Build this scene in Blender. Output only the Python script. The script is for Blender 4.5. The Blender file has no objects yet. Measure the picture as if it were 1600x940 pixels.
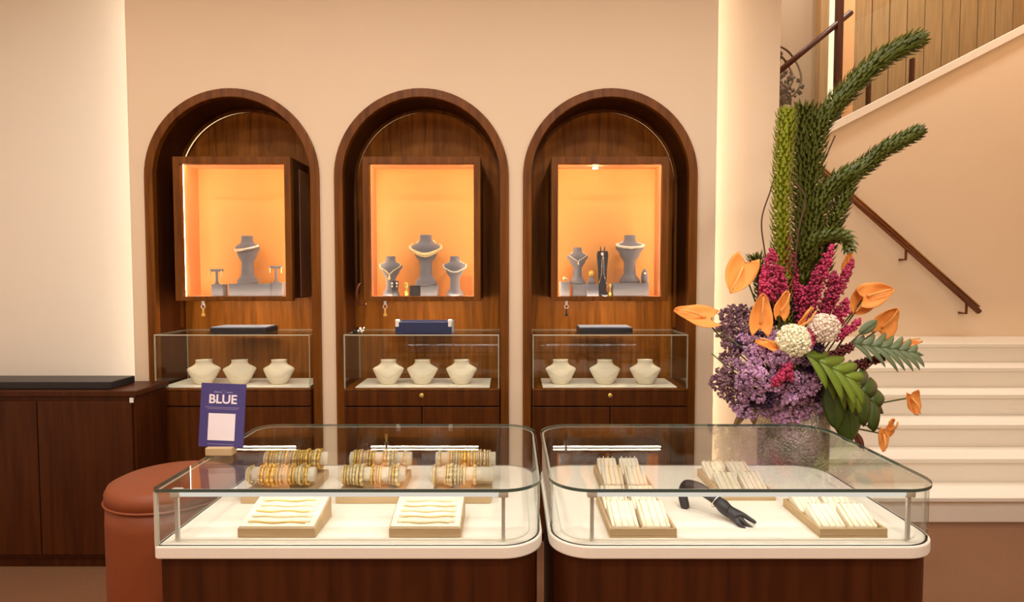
import bpy, math, random
from mathutils import Vector, Matrix

random.seed(7)
scene = bpy.context.scene
COL = scene.collection
PI = math.pi

# ------------------------------------------------------------------ camera
FPX = 918.0                       # focal length in pixels of the 1600 wide frame
CAM = Vector((0.0, -3.4, 1.56))
TILT = math.atan(40.0 / FPX)
cam_data = bpy.data.cameras.new('camera')
cam_data.sensor_width = 36.0
cam_data.lens = FPX / 1600.0 * 36.0
cam_data.clip_start = 0.05
cam_data.clip_end = 60
cam = bpy.data.objects.new('camera', cam_data)
COL.objects.link(cam)
cam.location = CAM
cam.rotation_euler = (PI / 2 - TILT, 0, 0)
scene.camera = cam

# ------------------------------------------------------------------ world, exposure
world = bpy.data.worlds.new('world')
scene.world = world
world.use_nodes = True
world.node_tree.nodes['Background'].inputs[0].default_value = (1.0, 0.8, 0.6, 1)
world.node_tree.nodes['Background'].inputs[1].default_value = 0.05
scene.view_settings.view_transform = 'Standard'
scene.view_settings.look = 'None'
scene.view_settings.gamma = 1.0
scene.view_settings.use_curve_mapping = False
scene.view_settings.exposure = 0.0
scene.cycles.sample_clamp_indirect = 6.0
scene.cycles.transparent_max_bounces = 24
scene.cycles.caustics_reflective = False
scene.cycles.caustics_refractive = False

# ------------------------------------------------------------------ ceiling lamps
LAMP = (1.0, 0.95, 0.90)

def area(name, loc, size, power, color=LAMP, target=None, size_y=None, shape='DISK', spread=PI):
    d = bpy.data.lights.new(name, 'AREA')
    d.shape = shape
    d.size = size
    if size_y is not None:
        d.size_y = size_y
    d.energy = power
    d.color = color
    d.spread = spread
    o = bpy.data.objects.new(name, d)
    COL.objects.link(o)
    o.location = loc
    if target is not None:
        o.rotation_euler = (Vector(target) - Vector(loc)).to_track_quat('-Z', 'Y').to_euler()
    return o

P_CEIL, P_HALL = 18.6, 38.0
for lx in (-2.4, -0.8, 0.8, 2.4):
    for ly in (-1.7, -3.1, -4.6):
        area('ceiling_downlight', (lx, ly, 3.57), 0.3, P_CEIL)
for lx, ly, lz in ((2.6, 1.2, 6.2), (4.4, 1.2, 6.2), (2.4, 2.9, 6.2), (4.2, 2.9, 6.2)):
    area('hall_downlight', (lx, ly, lz), 0.4, P_HALL)


# ------------------------------------------------------------------ helpers
def srgb(r, g, b):
    def f(c):
        c /= 255.0
        return c / 12.92 if c <= 0.04045 else ((c + 0.055) / 1.055) ** 2.4
    return (f(r), f(g), f(b), 1.0)


def W(px, py, Y):
    """World point seen at a photo pixel, standing at depth coordinate Y."""
    a = (px - 800.0) / FPX
    b = -(py - 470.0) / FPX
    ct, st = math.cos(TILT), math.sin(TILT)
    d = Vector((a, ct + b * st, -st + b * ct))
    return CAM + d * ((Y - CAM.y) / d.y)


def new_mat(name):
    m = bpy.data.materials.new(name)
    m.use_nodes = True
    nt = m.node_tree
    return m, nt, nt.nodes['Principled BSDF']


def plain(name, c, rough=0.5, metal=0.0, var=0.0, scale=20.0, bump=0.0, spec=0.5, rnd=0.0, sheen=0.0, trans=0.0):
    m, nt, b = new_mat(name)
    b.inputs['Roughness'].default_value = rough
    b.inputs['Metallic'].default_value = metal
    b.inputs['Specular IOR Level'].default_value = spec
    if sheen:
        b.inputs['Sheen Weight'].default_value = sheen
    c2 = tuple(max(0, v * (1 - var)) for v in c[:3]) + (1,)
    c3 = tuple(min(1, v * (1 + var)) for v in c[:3]) + (1,)
    tc = nt.nodes.new('ShaderNodeTexCoord')
    no = nt.nodes.new('ShaderNodeTexNoise')
    no.inputs['Scale'].default_value = scale
    no.inputs['Detail'].default_value = 4
    nt.links.new(tc.outputs['Object'], no.inputs['Vector'])
    mx = nt.nodes.new('ShaderNodeMix')
    mx.data_type = 'RGBA'
    mx.inputs[6].default_value = c2
    mx.inputs[7].default_value = c3
    nt.links.new(no.outputs['Fac'], mx.inputs[0])
    out = mx.outputs[2]
    if rnd:
        oi = nt.nodes.new('ShaderNodeObjectInfo')
        mr = nt.nodes.new('ShaderNodeMapRange')
        mr.inputs[3].default_value = 1 - rnd
        mr.inputs[4].default_value = 1 + rnd
        nt.links.new(oi.outputs['Random'], mr.inputs[0])
        hs = nt.nodes.new('ShaderNodeHueSaturation')
        nt.links.new(mr.outputs[0], hs.inputs['Value'])
        nt.links.new(out, hs.inputs['Color'])
        out = hs.outputs[0]
    nt.links.new(out, b.inputs['Base Color'])
    if bump:
        bp = nt.nodes.new('ShaderNodeBump')
        bp.inputs['Strength'].default_value = bump
        bp.inputs['Distance'].default_value = 0.01
        nt.links.new(no.outputs['Fac'], bp.inputs['Height'])
        nt.links.new(bp.outputs[0], b.inputs['Normal'])
    return m


def wood(name, ca, cb, rough=0.4, stretch=(14, 14, 0.9), spec=0.45):
    m, nt, b = new_mat(name)
    tc = nt.nodes.new('ShaderNodeTexCoord')
    mp = nt.nodes.new('ShaderNodeMapping')
    mp.inputs['Scale'].default_value = stretch
    no = nt.nodes.new('ShaderNodeTexNoise')
    no.inputs['Scale'].default_value = 2.2
    no.inputs['Detail'].default_value = 6
    no.inputs['Distortion'].default_value = 0.6
    rp = nt.nodes.new('ShaderNodeValToRGB')
    rp.color_ramp.elements[0].position = 0.3
    rp.color_ramp.elements[0].color = ca
    rp.color_ramp.elements[1].position = 0.7
    rp.color_ramp.elements[1].color = cb
    bp = nt.nodes.new('ShaderNodeBump')
    bp.inputs['Strength'].default_value = 0.06
    bp.inputs['Distance'].default_value = 0.004
    L = nt.links.new
    L(tc.outputs['Object'], mp.inputs[0]); L(mp.outputs[0], no.inputs['Vector'])
    L(no.outputs['Fac'], rp.inputs[0]); L(rp.outputs[0], b.inputs['Base Color'])
    L(no.outputs['Fac'], bp.inputs['Height']); L(bp.outputs[0], b.inputs['Normal'])
    b.inputs['Roughness'].default_value = rough
    b.inputs['Specular IOR Level'].default_value = spec
    return m


def glass(name, tint=(0.97, 0.985, 0.97, 1), ior=1.45):
    m = bpy.data.materials.new(name)
    m.use_nodes = True
    nt = m.node_tree
    nt.nodes.clear()
    out = nt.nodes.new('ShaderNodeOutputMaterial')
    ge = nt.nodes.new('ShaderNodeNewGeometry')
    dp = nt.nodes.new('ShaderNodeVectorMath'); dp.operation = 'DOT_PRODUCT'
    ab = nt.nodes.new('ShaderNodeMath'); ab.operation = 'ABSOLUTE'
    om = nt.nodes.new('ShaderNodeMath'); om.operation = 'SUBTRACT'; om.inputs[0].default_value = 1.0
    pw = nt.nodes.new('ShaderNodeMath'); pw.operation = 'POWER'; pw.inputs[1].default_value = 5.0
    f0 = ((ior - 1) / (ior + 1)) ** 2
    fr = nt.nodes.new('ShaderNodeMath'); fr.operation = 'MULTIPLY_ADD'
    fr.inputs[1].default_value = 1 - f0
    fr.inputs[2].default_value = f0
    nt.links.new(ge.outputs['Normal'], dp.inputs[0]); nt.links.new(ge.outputs['Incoming'], dp.inputs[1])
    nt.links.new(dp.outputs['Value'], ab.inputs[0]); nt.links.new(ab.outputs[0], om.inputs[1])
    nt.links.new(om.outputs[0], pw.inputs[0]); nt.links.new(pw.outputs[0], fr.inputs[0])
    tr = nt.nodes.new('ShaderNodeBsdfTransparent')
    tr.inputs[0].default_value = tint
    gl = nt.nodes.new('ShaderNodeBsdfGlossy')
    gl.inputs['Roughness'].default_value = 0.0
    mx = nt.nodes.new('ShaderNodeMixShader')
    L = nt.links.new
    L(fr.outputs[0], mx.inputs[0]); L(tr.outputs[0], mx.inputs[1]); L(gl.outputs[0], mx.inputs[2])
    L(mx.outputs[0], out.inputs[0])
    return m


def emit(name, c, s):
    m = bpy.data.materials.new(name)
    m.use_nodes = True
    nt = m.node_tree
    nt.nodes.clear()
    out = nt.nodes.new('ShaderNodeOutputMaterial')
    e = nt.nodes.new('ShaderNodeEmission')
    e.inputs[0].default_value = c
    e.inputs[1].default_value = s
    nt.links.new(e.outputs[0], out.inputs[0])
    return m


def vase_mat():
    m, nt, b = new_mat('vase_mosaic')
    tc = nt.nodes.new('ShaderNodeTexCoord')
    vo = nt.nodes.new('ShaderNodeTexVoronoi')
    vo.inputs['Scale'].default_value = 90
    rp = nt.nodes.new('ShaderNodeValToRGB')
    rp.color_ramp.elements[0].color = srgb(240, 230, 212)
    rp.color_ramp.elements[1].color = srgb(180, 164, 142)
    bp = nt.nodes.new('ShaderNodeBump')
    bp.inputs['Strength'].default_value = 0.8
    bp.inputs['Distance'].default_value = 0.006
    bp.invert = True
    L = nt.links.new
    L(tc.outputs['Object'], vo.inputs['Vector']); L(vo.outputs['Distance'], rp.inputs[0])
    L(rp.outputs[0], b.inputs['Base Color']); L(vo.outputs['Distance'], bp.inputs['Height'])
    L(bp.outputs[0], b.inputs['Normal'])
    b.inputs['Roughness'].default_value = 0.3
    b.inputs['Metallic'].default_value = 0.35
    return m


M = {
    'wall': plain('wall_paint', srgb(238, 212, 180), 0.75, var=0.02, scale=3, bump=0.02),
    'hallwall': plain('hall_paint', srgb(240, 216, 186), 0.75, var=0.02, scale=3),
    'white': plain('white_paint', srgb(246, 236, 220), 0.6, var=0.01),
    'ceil': plain('ceiling_paint', srgb(240, 226, 205), 0.8, var=0.01),
    'floor': plain('floor_carpet', srgb(122, 82, 52), 0.85, var=0.15, scale=60, bump=0.2),
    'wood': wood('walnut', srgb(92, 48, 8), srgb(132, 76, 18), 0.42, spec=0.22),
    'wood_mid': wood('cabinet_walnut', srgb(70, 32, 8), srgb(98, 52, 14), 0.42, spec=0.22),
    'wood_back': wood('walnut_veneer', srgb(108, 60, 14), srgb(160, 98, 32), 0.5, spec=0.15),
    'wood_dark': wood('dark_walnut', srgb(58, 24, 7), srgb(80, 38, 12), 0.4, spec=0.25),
    'wood_tan': wood('tan_oak', srgb(142, 110, 66), srgb(168, 132, 84), 0.5),
    'orange': plain('orange_silk', srgb(244, 168, 90), 0.6, var=0.05, scale=9, sheen=0.2),
    'glass': glass('clear_glass'),
    'glassg': glass('counter_glass', (0.965, 0.98, 0.972, 1), 1.48),
    'gedge': plain('glass_edge_green', srgb(70, 88, 78), 0.12, var=0.1, spec=0.8),
    'gedge_pale': plain('glass_edge_pale', srgb(205, 200, 180), 0.15, var=0.05, spec=0.8),
    'led': emit('led_warm', (1.0, 0.80, 0.55, 1), 60.0),
    'led_case': emit('led_case', (1.0, 0.82, 0.58, 1), 34.0),
    'led_cove': emit('led_cove', (1.0, 0.90, 0.74, 1), 22.0),
    'led_arc': emit('led_arc', (1.0, 0.66, 0.34, 1), 1.3),
    'led_counter': emit('led_counter', (1.0, 0.94, 0.88, 1), 20.0),
    'opal': emit('opal_tube', (1.0, 0.90, 0.78, 1), 0.8),
    'steel': plain('brushed_steel', srgb(215, 210, 202), 0.35, metal=0.35, var=0.03),
    'white_metal': plain('white_metal', srgb(240, 234, 222), 0.35, var=0.01),
    'cream': plain('cream_laminate', srgb(250, 242, 226), 0.45, var=0.015),
    'velvet': plain('grey_velvet', srgb(124, 122, 134), 0.9, var=0.08, scale=60, sheen=0.4),
    'velvet_dark': plain('dark_velvet', srgb(52, 50, 60), 0.9, var=0.1, scale=60, sheen=0.3),
    'linen': plain('cream_linen', srgb(248, 234, 208), 0.85, var=0.05, scale=120, bump=0.1),
    'taupe': plain('taupe_leatherette', srgb(196, 166, 124), 0.6, var=0.04, scale=60),
    'gold': plain('gold', srgb(246, 206, 108), 0.3, metal=0.6, var=0.08, scale=60),
    'palegold': plain('pale_gold', srgb(246, 224, 168), 0.3, metal=0.4, var=0.08, scale=60),
    'rosegold': plain('rose_gold', srgb(244, 206, 160), 0.3, metal=0.4, var=0.06, scale=60),
    'pearl': plain('pearl', srgb(245, 236, 220), 0.2, var=0.04, scale=60),
    'silver': plain('silver', srgb(236, 234, 230), 0.18, metal=1.0, var=0.05, scale=60),
    'black': plain('black_velvet', srgb(34, 32, 36), 0.45, var=0.2, scale=30),
    'blue': plain('blue_velvet', srgb(36, 44, 84), 0.7, var=0.1, scale=50, sheen=0.3),
    'bluegrey': plain('blue_grey_velvet', srgb(92, 100, 120), 0.7, var=0.1, scale=50, sheen=0.3),
    'sign': plain('sign_card', srgb(72, 62, 122), 0.5, var=0.02),
    'print': plain('print_white', srgb(240, 228, 232), 0.6, var=0.01),
    'print_dim': plain('print_lilac', srgb(150, 136, 176), 0.6, var=0.01),
    'leather': plain('tan_leather', srgb(134, 64, 28), 0.55, var=0.08, scale=30, bump=0.08),
    'brass': plain('brass', srgb(170, 120, 60), 0.3, metal=1.0, var=0.1),
    'bronze': plain('bronze_rail', srgb(116, 66, 36), 0.3, metal=0.6, var=0.1),
    'acrylic': glass('clear_acrylic', (0.97, 0.95, 0.95, 1), 1.4),
    'vase': vase_mat(),
    'anth': plain('anthurium_orange', srgb(255, 166, 82), 0.5, var=0.06, scale=14, rnd=0.06, spec=0.3),
    'anth_tip': plain('spadix_orange', srgb(250, 176, 96), 0.5, var=0.1, scale=30),
    'stem': plain('stem_green', srgb(92, 100, 48), 0.6, var=0.15),
    'stem_br': plain('twig_brown', srgb(92, 64, 40), 0.7, var=0.15),
    'mag': plain('celosia_magenta', srgb(192, 58, 98), 0.75, var=0.25, scale=40, rnd=0.2),
    'purple': plain('statice_lilac', srgb(194, 150, 186), 0.8, var=0.25, scale=40, rnd=0.35),
    'dusk': plain('statice_dusky', srgb(142, 106, 118), 0.8, var=0.25, scale=40, rnd=0.25),
    'plum': plain('statice_plum', srgb(72, 48, 80), 0.8, var=0.25, scale=40, rnd=0.25),
    'hyd': plain('hydrangea_cream', srgb(250, 242, 210), 0.7, var=0.08, scale=40),
    'hydp': plain('hydrangea_blush', srgb(246, 226, 206), 0.7, var=0.08, scale=40),
    'arau': plain('araucaria_green', srgb(84, 92, 22), 0.5, var=0.45, scale=18),
    'arau_l': plain('araucaria_light', srgb(150, 160, 40), 0.5, var=0.3, scale=18),
    'leafl': plain('leaf_bright', srgb(116, 140, 40), 0.4, var=0.2, scale=12),
    'leafd': plain('leaf_deep', srgb(66, 88, 30), 0.4, var=0.2, scale=12),
    'leafg': plain('leaf_grey_green', srgb(112, 128, 92), 0.45, var=0.2, scale=12),
    'leafr': plain('leaf_maroon', srgb(110, 40, 40), 0.5, var=0.3, scale=20),
    'drybr': plain('dry_leaf_bronze', srgb(140, 104, 56), 0.5, var=0.2, scale=20),
    'greige': plain('greige_panel', srgb(158, 134, 106), 0.5, var=0.03),
    'peach': plain('peach_panel', srgb(226, 168, 112), 0.5, var=0.03),
}


class MB:
    """Collects geometry in world coordinates, then links it as ONE mesh object."""
    def __init__(s):
        s.v, s.f, s.m = [], [], []

    def add(s, vs, fs, mi=0):
        o = len(s.v)
        s.v += [tuple(v) for v in vs]
        for f in fs:
            s.f.append(tuple(i + o for i in f))
            s.m.append(mi)
        return s

    def box(s, x0, x1, y0, y1, z0, z1, mi=0, T=None):
        vs = [Vector((x, y, z)) for z in (z0, z1) for y in (y0, y1) for x in (x0, x1)]
        if T is not None:
            vs = [T @ v for v in vs]
        return s.add(vs, [(0, 2, 3, 1), (4, 5, 7, 6), (0, 1, 5, 4), (2, 6, 7, 3), (0, 4, 6, 2), (1, 3, 7, 5)], mi)

    def prism(s, pts, z0, z1, side=0, cap=0, T=None):
        n = len(pts)
        vs = [Vector((p[0], p[1], z0)) for p in pts] + [Vector((p[0], p[1], z1)) for p in pts]
        if T is not None:
            vs = [T @ v for v in vs]
        s.add(vs, [(i, (i + 1) % n, (i + 1) % n + n, i + n) for i in range(n)], side)
        o = len(s.v) - 2 * n
        s.f.append(tuple(o + i for i in reversed(range(n)))); s.m.append(cap)
        s.f.append(tuple(o + n + i for i in range(n))); s.m.append(cap)
        return s

    def shell(s, outer, inner, z0, z1, mi=0, rim=None):
        """Closed wall between two outlines of equal count."""
        rim = mi if rim is None else rim
        n = len(outer)
        vs = [(p[0], p[1], z) for z in (z0, z1) for p in outer] + [(p[0], p[1], z) for z in (z0, z1) for p in inner]
        a, b, c, d = 0, n, 2 * n, 3 * n
        fs, rs = [], []
        for i in range(n):
            j = (i + 1) % n
            fs += [(a + i, a + j, b + j, b + i), (c + j, c + i, d + i, d + j)]
            rs += [(b + i, b + j, d + j, d + i), (a + j, a + i, c + i, c + j)]
        o = len(s.v)
        s.v += vs
        for f in fs:
            s.f.append(tuple(k + o for k in f)); s.m.append(mi)
        for f in rs:
            s.f.append(tuple(k + o for k in f)); s.m.append(rim)
        return s

    def loft(s, rings, mi=0, cap=True):
        n = len(rings[0])
        vs = [p for r in rings for p in r]
        fs = []
        for k in range(len(rings) - 1):
            for i in range(n):
                j = (i + 1) % n
                fs.append((k * n + i, k * n + j, (k + 1) * n + j, (k + 1) * n + i))
        if cap:
            fs.append(tuple(reversed(range(n))))
            fs.append(tuple((len(rings) - 1) * n + i for i in range(n)))
        return s.add(vs, fs, mi)

    def lathe(s, prof, c=(0, 0, 0), seg=28, mi=0, sx=1.0, sy=1.0, T=None):
        rings = []
        for r, z in prof:
            ring = []
            for i in range(seg):
                a = 2 * PI * i / seg
                p = Vector((r * sx * math.cos(a), r * sy * math.sin(a), z))
                if T is not None:
                    p = T @ p
                ring.append(Vector(c) + p)
            rings.append(ring)
        return s.loft(rings, mi)

    def tube(s, pts, r, seg=8, mi=0, cap=True, flat=1.0):
        pts = [Vector(p) for p in pts]
        n = len(pts)
        rings = []
        up = None
        for i, p in enumerate(pts):
            t = (pts[min(i + 1, n - 1)] - pts[max(i - 1, 0)])
            t = t.normalized() if t.length > 1e-9 else Vector((0, 0, 1))
            if up is None:
                up = Vector((0, 0, 1)) if abs(t.z) < 0.9 else Vector((1, 0, 0))
            x = t.cross(up)
            x = x.normalized() if x.length > 1e-6 else t.orthogonal().normalized()
            up = x.cross(t).normalized()
            rr = r(i / (n - 1)) if callable(r) else r
            rings.append([p + x * rr * math.cos(2 * PI * k / seg) + up * rr * flat * math.sin(2 * PI * k / seg) for k in range(seg)])
        return s.loft(rings, mi, cap)

    def ball(s, c, r, seg=8, rings=5, mi=0, sz=1.0):
        prof = [(r * math.sin(PI * (k + 0.02) / (rings + 0.04)), -r * sz * math.cos(PI * (k + 0.02) / (rings + 0.04))) for k in range(rings + 1)]
        return s.lathe(prof, c, seg, mi)

    def octa(s, c, r, mi=0):
        c = Vector(c)
        q = Matrix.Rotation(random.uniform(0, 6.28), 3, Vector((random.uniform(-1, 1), random.uniform(-1, 1), random.uniform(-1, 1) + 1e-3)).normalized())
        vs = [c + q @ Vector(d) * r * random.uniform(0.8, 1.2) for d in ((1, 0, 0), (0, 1, 0), (-1, 0, 0), (0, -1, 0), (0, 0, 1), (0, 0, -1))]
        return s.add(vs, [(0, 1, 4), (1, 2, 4), (2, 3, 4), (3, 0, 4), (1, 0, 5), (2, 1, 5), (3, 2, 5), (0, 3, 5)], mi)

    def build(s, name, mats, parent=None, smooth=False, bevel=0.0, seg=2, origin=None):
        me = bpy.data.meshes.new(name)
        off = Vector((0, 0, 0))
        if parent is not None:
            q = parent
            while q is not None:
                off += q.location
                q = q.parent
        elif origin is not None:
            off = Vector(origin)
        me.from_pydata([tuple(Vector(v) - off) for v in s.v], [], s.f)
        mats = mats if isinstance(mats, (list, tuple)) else [mats]
        for m in mats:
            me.materials.append(m)
        me.polygons.foreach_set('material_index', s.m)
        if smooth:
            me.polygons.foreach_set('use_smooth', [True] * len(me.polygons))
        me.update()
        o = bpy.data.objects.new(name, me)
        COL.objects.link(o)
        if parent is not None:
            o.parent = parent
        else:
            o.location = off
        if bevel:
            bv = o.modifiers.new('bevel', 'BEVEL')
            bv.width = bevel
            bv.segments = seg
            bv.limit_method = 'ANGLE'
            bv.angle_limit = math.radians(40)
        return o


def tag(o, label, cat, group=None):
    o['label'] = label
    o['category'] = cat
    if group:
        o['group'] = group
    return o


def thing(name, loc, label, cat, group=None):
    o = bpy.data.objects.new(name, None)
    o.empty_display_size = 0.05
    COL.objects.link(o)
    o.location = loc
    return tag(o, label, cat, group)


def struct(name, mb, mat, **k):
    o = mb.build(name, mat, **k)
    o['kind'] = 'structure'
    return o


def one(name, mb, mat, label, cat, group=None, **k):
    xs = [v[0] for v in mb.v]; ys = [v[1] for v in mb.v]; zs = [v[2] for v in mb.v]
    o = mb.build(name, mat, origin=((min(xs) + max(xs)) / 2, (min(ys) + max(ys)) / 2, min(zs)), **k)
    return tag(o, label, cat, group)


def smooth_path(pts, n=40):
    """Catmull-Rom through points."""
    P = [Vector(p) for p in pts]
    P = [P[0] * 2 - P[1]] + P + [P[-1] * 2 - P[-2]]
    out = []
    segs = len(P) - 3
    per = max(2, n // segs)
    for k in range(segs):
        a, b, c, d = P[k:k + 4]
        for i in range(per):
            t = i / per
            out.append(0.5 * ((2 * b) + (c - a) * t + (2 * a - 5 * b + 4 * c - d) * t * t + (3 * b - a - 3 * c + d) * t ** 3))
    out.append(P[-2])
    return out


# ================================================================== THE SETTING
XS0, XS1 = -2.196, 1.172           # ends of the arched wall
ACX = (-1.604, -0.5185, 0.563)     # arch centres
R_OUT, R_IN = 0.5, 0.45
Z_SPRING = 2.122
H_ROOM = 3.6

struct('floor', MB().box(-5.0, 6.4, -6.2, 4.6, -0.06, 0), M['floor'])
# arched wall: slab with three arched openings
mb = MB()
RH = 0.485
edges = []
prev = XS0
N = 40
cols = []
for cx in ACX:
    cols.append((prev, cx - RH, None))
    for k in range(N):
        a0 = cx - RH * math.cos(PI * k / N)
        a1 = cx - RH * math.cos(PI * (k + 1) / N)
        cols.append((a0, a1, cx))
    prev = cx + RH
cols.append((prev, XS1, None))
T0, T1 = 0.0, 0.12
for x0, x1, cx in cols:
    def zz(x):
        return 0.0 if cx is None else Z_SPRING + math.sqrt(max(0, RH * RH - (x - cx) ** 2))
    za, zb = zz(x0), zz(x1)
    vs = [(x0, T0, za), (x1, T0, zb), (x1, T0, H_ROOM), (x0, T0, H_ROOM), (x0, T1, za), (x1, T1, zb), (x1, T1, H_ROOM), (x0, T1, H_ROOM)]
    fs = [(0, 1, 2, 3), (5, 4, 7, 6), (0, 4, 5, 1)]
    if cx is None:
        fs += [(0, 3, 7, 4), (1, 5, 6, 2)]
    mb.add(vs, fs)
struct('wall_back', mb, M['wall'])
struct('wall_back_left', MB().box(-3.7, -2.125, 0.25, 0.33, 0, H_ROOM), M['white'])  # same wall paint, whitened: brightness from the cove light is painted in
struct('wall_pier', MB().box(1.085, 1.638, 0.25, 0.62, 0, H_ROOM), M['wall'])
struct('wall_left', MB().box(-3.78, -3.7, -6.1, 0.33, 0, H_ROOM), M['wall'])
struct('wall_rear', MB().box(-3.78, 6.3, -6.18, -6.1, 0, H_ROOM), M['wall'])
struct('wall_right', MB().box(6.2, 6.28, -6.1, 4.5, 0, 6.5), M['wall'])
struct('ceiling', MB().box(-3.78, 6.28, -6.18, 0.33, H_ROOM, H_ROOM + 0.08), M['ceil'])
struct('wall_fascia', MB().box(1.5, 6.28, 0.33, 0.41, H_ROOM, 6.5), M['hallwall'])
struct('wall_hall_left', MB().box(1.55, 1.638, 0.62, 4.5, 0, 6.5), M['hallwall'])
struct('ceiling_hall', MB().box(1.5, 6.28, 0.33, 4.6, 6.5, 6.58), M['ceil'])
# cove light strips behind the two ends of the arched wall
mb = MB().box(XS1 - 0.045, XS1 - 0.03, 0.125, 0.145, 0.02, 3.55)
led_r = struct('trim_1', mb, M['led_cove'])
mb = MB().box(XS0 + 0.03, XS0 + 0.045, 0.125, 0.145, 0.02, 3.55)
led_l = struct('trim_2', mb, M['led_cove'])

# ------------------------------------------------------------------ stair hall
YF = 2.2
top = [W(1150, 282, YF), W(1700, 0, YF)]
xa, xb = 1.64, 6.19
sl = (top[1].z - top[0].z) / (top[1].x - top[0].x)
def zslope(x):
    return top[0].z + sl * (x - top[0].x)
mb = MB()
mb.add([(xa, YF, 0), (xb, YF, 0), (xb, YF, zslope(xb)), (xa, YF, zslope(xa)),
        (xa, YF + 0.12, 0), (xb, YF + 0.12, 0), (xb, YF + 0.12, zslope(xb)), (xa, YF + 0.12, zslope(xa))],
       [(0, 1, 2, 3), (5, 4, 7, 6), (3, 2, 6, 7), (0, 3, 7, 4), (1, 5, 6, 2)])
wf = struct('wall_stairs', mb, M['hallwall'])
mb = MB()
d = 0.075
mb.add([(xa, YF - 0.05, zslope(xa)), (xb, YF - 0.05, zslope(xb)), (xb, YF - 0.05, zslope(xb) + d), (xa, YF - 0.05, zslope(xa) + d),
        (xa, YF + 0.16, zslope(xa)), (xb, YF + 0.16, zslope(xb)), (xb, YF + 0.16, zslope(xb) + d), (xa, YF + 0.16, zslope(xa) + d)],
       [(0, 1, 2, 3), (5, 4, 7, 6), (3, 2, 6, 7), (1, 0, 4, 5), (0, 3, 7, 4), (1, 5, 6, 2)])
struct('trim_3', mb, M['white'])
# lower steps, rising away from the room
st = thing('staircase', (1.66, 0.2, 0), 'cream staircase rising behind the flower arrangement', 'staircase')
st['kind'] = 'structure'
y = 0.26
z = 0.0
for k in range(6):
    z1 = z + 0.163
    o = MB().box(1.66, 6.15, y, y + 0.27 if k < 5 else YF - 0.002, 0, z1 - 0.03).build('step', M['white'], st)
    MB().box(1.66, 6.15, y - 0.02, (y + 0.268) if k < 5 else YF - 0.002, z1 - 0.03, z1).build('tread', M['cream'], o, bevel=0.006)
    y += 0.27
    z = z1
# bronze wall handrail
hr = thing('wall_handrail', W(1360, 336, YF - 0.09), 'bronze handrail sloping down the peach stair wall', 'handrail')
a, b = W(1255, 242, YF - 0.09), W(1530, 487, YF - 0.09)
MB().tube([a, b], 0.026, 10).build('rail', M['bronze'], hr, smooth=True)
MB().tube([a + Vector((0, 0.0, 0.05)), b + Vector((0, 0.0, 0.05))], 0.009, 8).build('top_bead', M['brass'], hr, smooth=True)
for px in (1290, 1415, 1510):
    p = a + (b - a) * ((px - 1255) / 275.0)
    MB().tube([p, p + Vector((0, 0, -0.12)), p + Vector((0, 0.088, -0.12))], 0.012, 8).build('bracket', M['bronze'], hr)

# upper landing seen over the sloping wall
YU = 3.4
def vstrip(px0, px1, Y, mat, name, y2=0.06, par=None, z0=1.4, z1=6.4):
    x0, x1 = W(px0, 100, Y).x, W(px1, 100, Y).x
    return MB().box(x0, x1, Y, Y + y2, z0, z1)
struct('wall_upper_grey', vstrip(1130, 1281, YU, 0, ''), M['greige'])
struct('wall_upper_brown', vstrip(1281, 1294, YU - 0.1, 0, '', 0.16), M['wood_tan'])
mb = vstrip(1295, 1303, YU - 0.02, 0, '', 0.03)
struct('trim_4', mb, emit('led_panel', (1.0, 0.82, 0.55, 1), 1.3))
struct('wall_upper_peach', vstrip(1303, 1334, YU, 0, ''), M['peach'])
struct('wall_upper_end', MB().box(W(1334, 100, YU + .05).x, 6.19, YU + .05, YU + .1, 1.4, 6.4), M['wood_dark'])
uw = thing('slatted_panelling', (W(1334, 100, YU).x, YU, 1.4), 'tan wooden board panelling above the sloping stair wall', 'panelling')
uw['kind'] = 'structure'
x = W(1334, 100, YU).x
while x < 6.1:
    w = 0.2
    MB().box(x, min(x + w - 0.012, 6.19), YU, YU + 0.045, 1.4, 6.4).build('board', M['wood_tan'], uw)
    x += w
# glass balustrade with dark rail and post
bl = thing('glass_balustrade', W(1308, 180, 2.45), 'glass balustrade with dark wooden rail and post above the stair wall', 'balustrade')
a, b = W(1195, 130, 2.45), W(1330, 19, 2.45)
MB().tube([a, b], 0.028, 8).build('rail', M['wood_dark'], bl, smooth=True)
x0, x1 = W(1305, 100, 2.45).x, W(1314, 100, 2.45).x
MB().box(x0, x1, 2.42, 2.48, W(1309, 215, 2.45).z, 5.2).build('post', M['wood_dark'], bl)
za, zb = a.z, b.z
mb = MB()
xl, xr = a.x, x0 - 0.01
g0, g1 = zslope(xl) + 0.085, zslope(xr) + 0.085
zt = lambda x: za + (zb - za) * (x - a.x) / (b.x - a.x) - 0.02
mb.add([(xl, 2.445, g0), (xr, 2.445, g1), (xr, 2.445, zt(xr)), (xl, 2.445, zt(xl)), (xl, 2.455, g0), (xr, 2.455, g1), (xr, 2.455, zt(xr)), (xl, 2.455, zt(xl))],
       [(0, 1, 2, 3), (5, 4, 7, 6), (3, 2, 6, 7), (1, 0, 4, 5), (0, 3, 7, 4), (1, 5, 6, 2)])
MB.build(mb, 'pane', M['glass'], bl)
xl, xr = x1 + 0.01, 4.9
zt = lambda x: zslope(x) + 0.95
mb = MB()
g0, g1 = zslope(xl) + 0.085, zslope(xr) + 0.085
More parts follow.
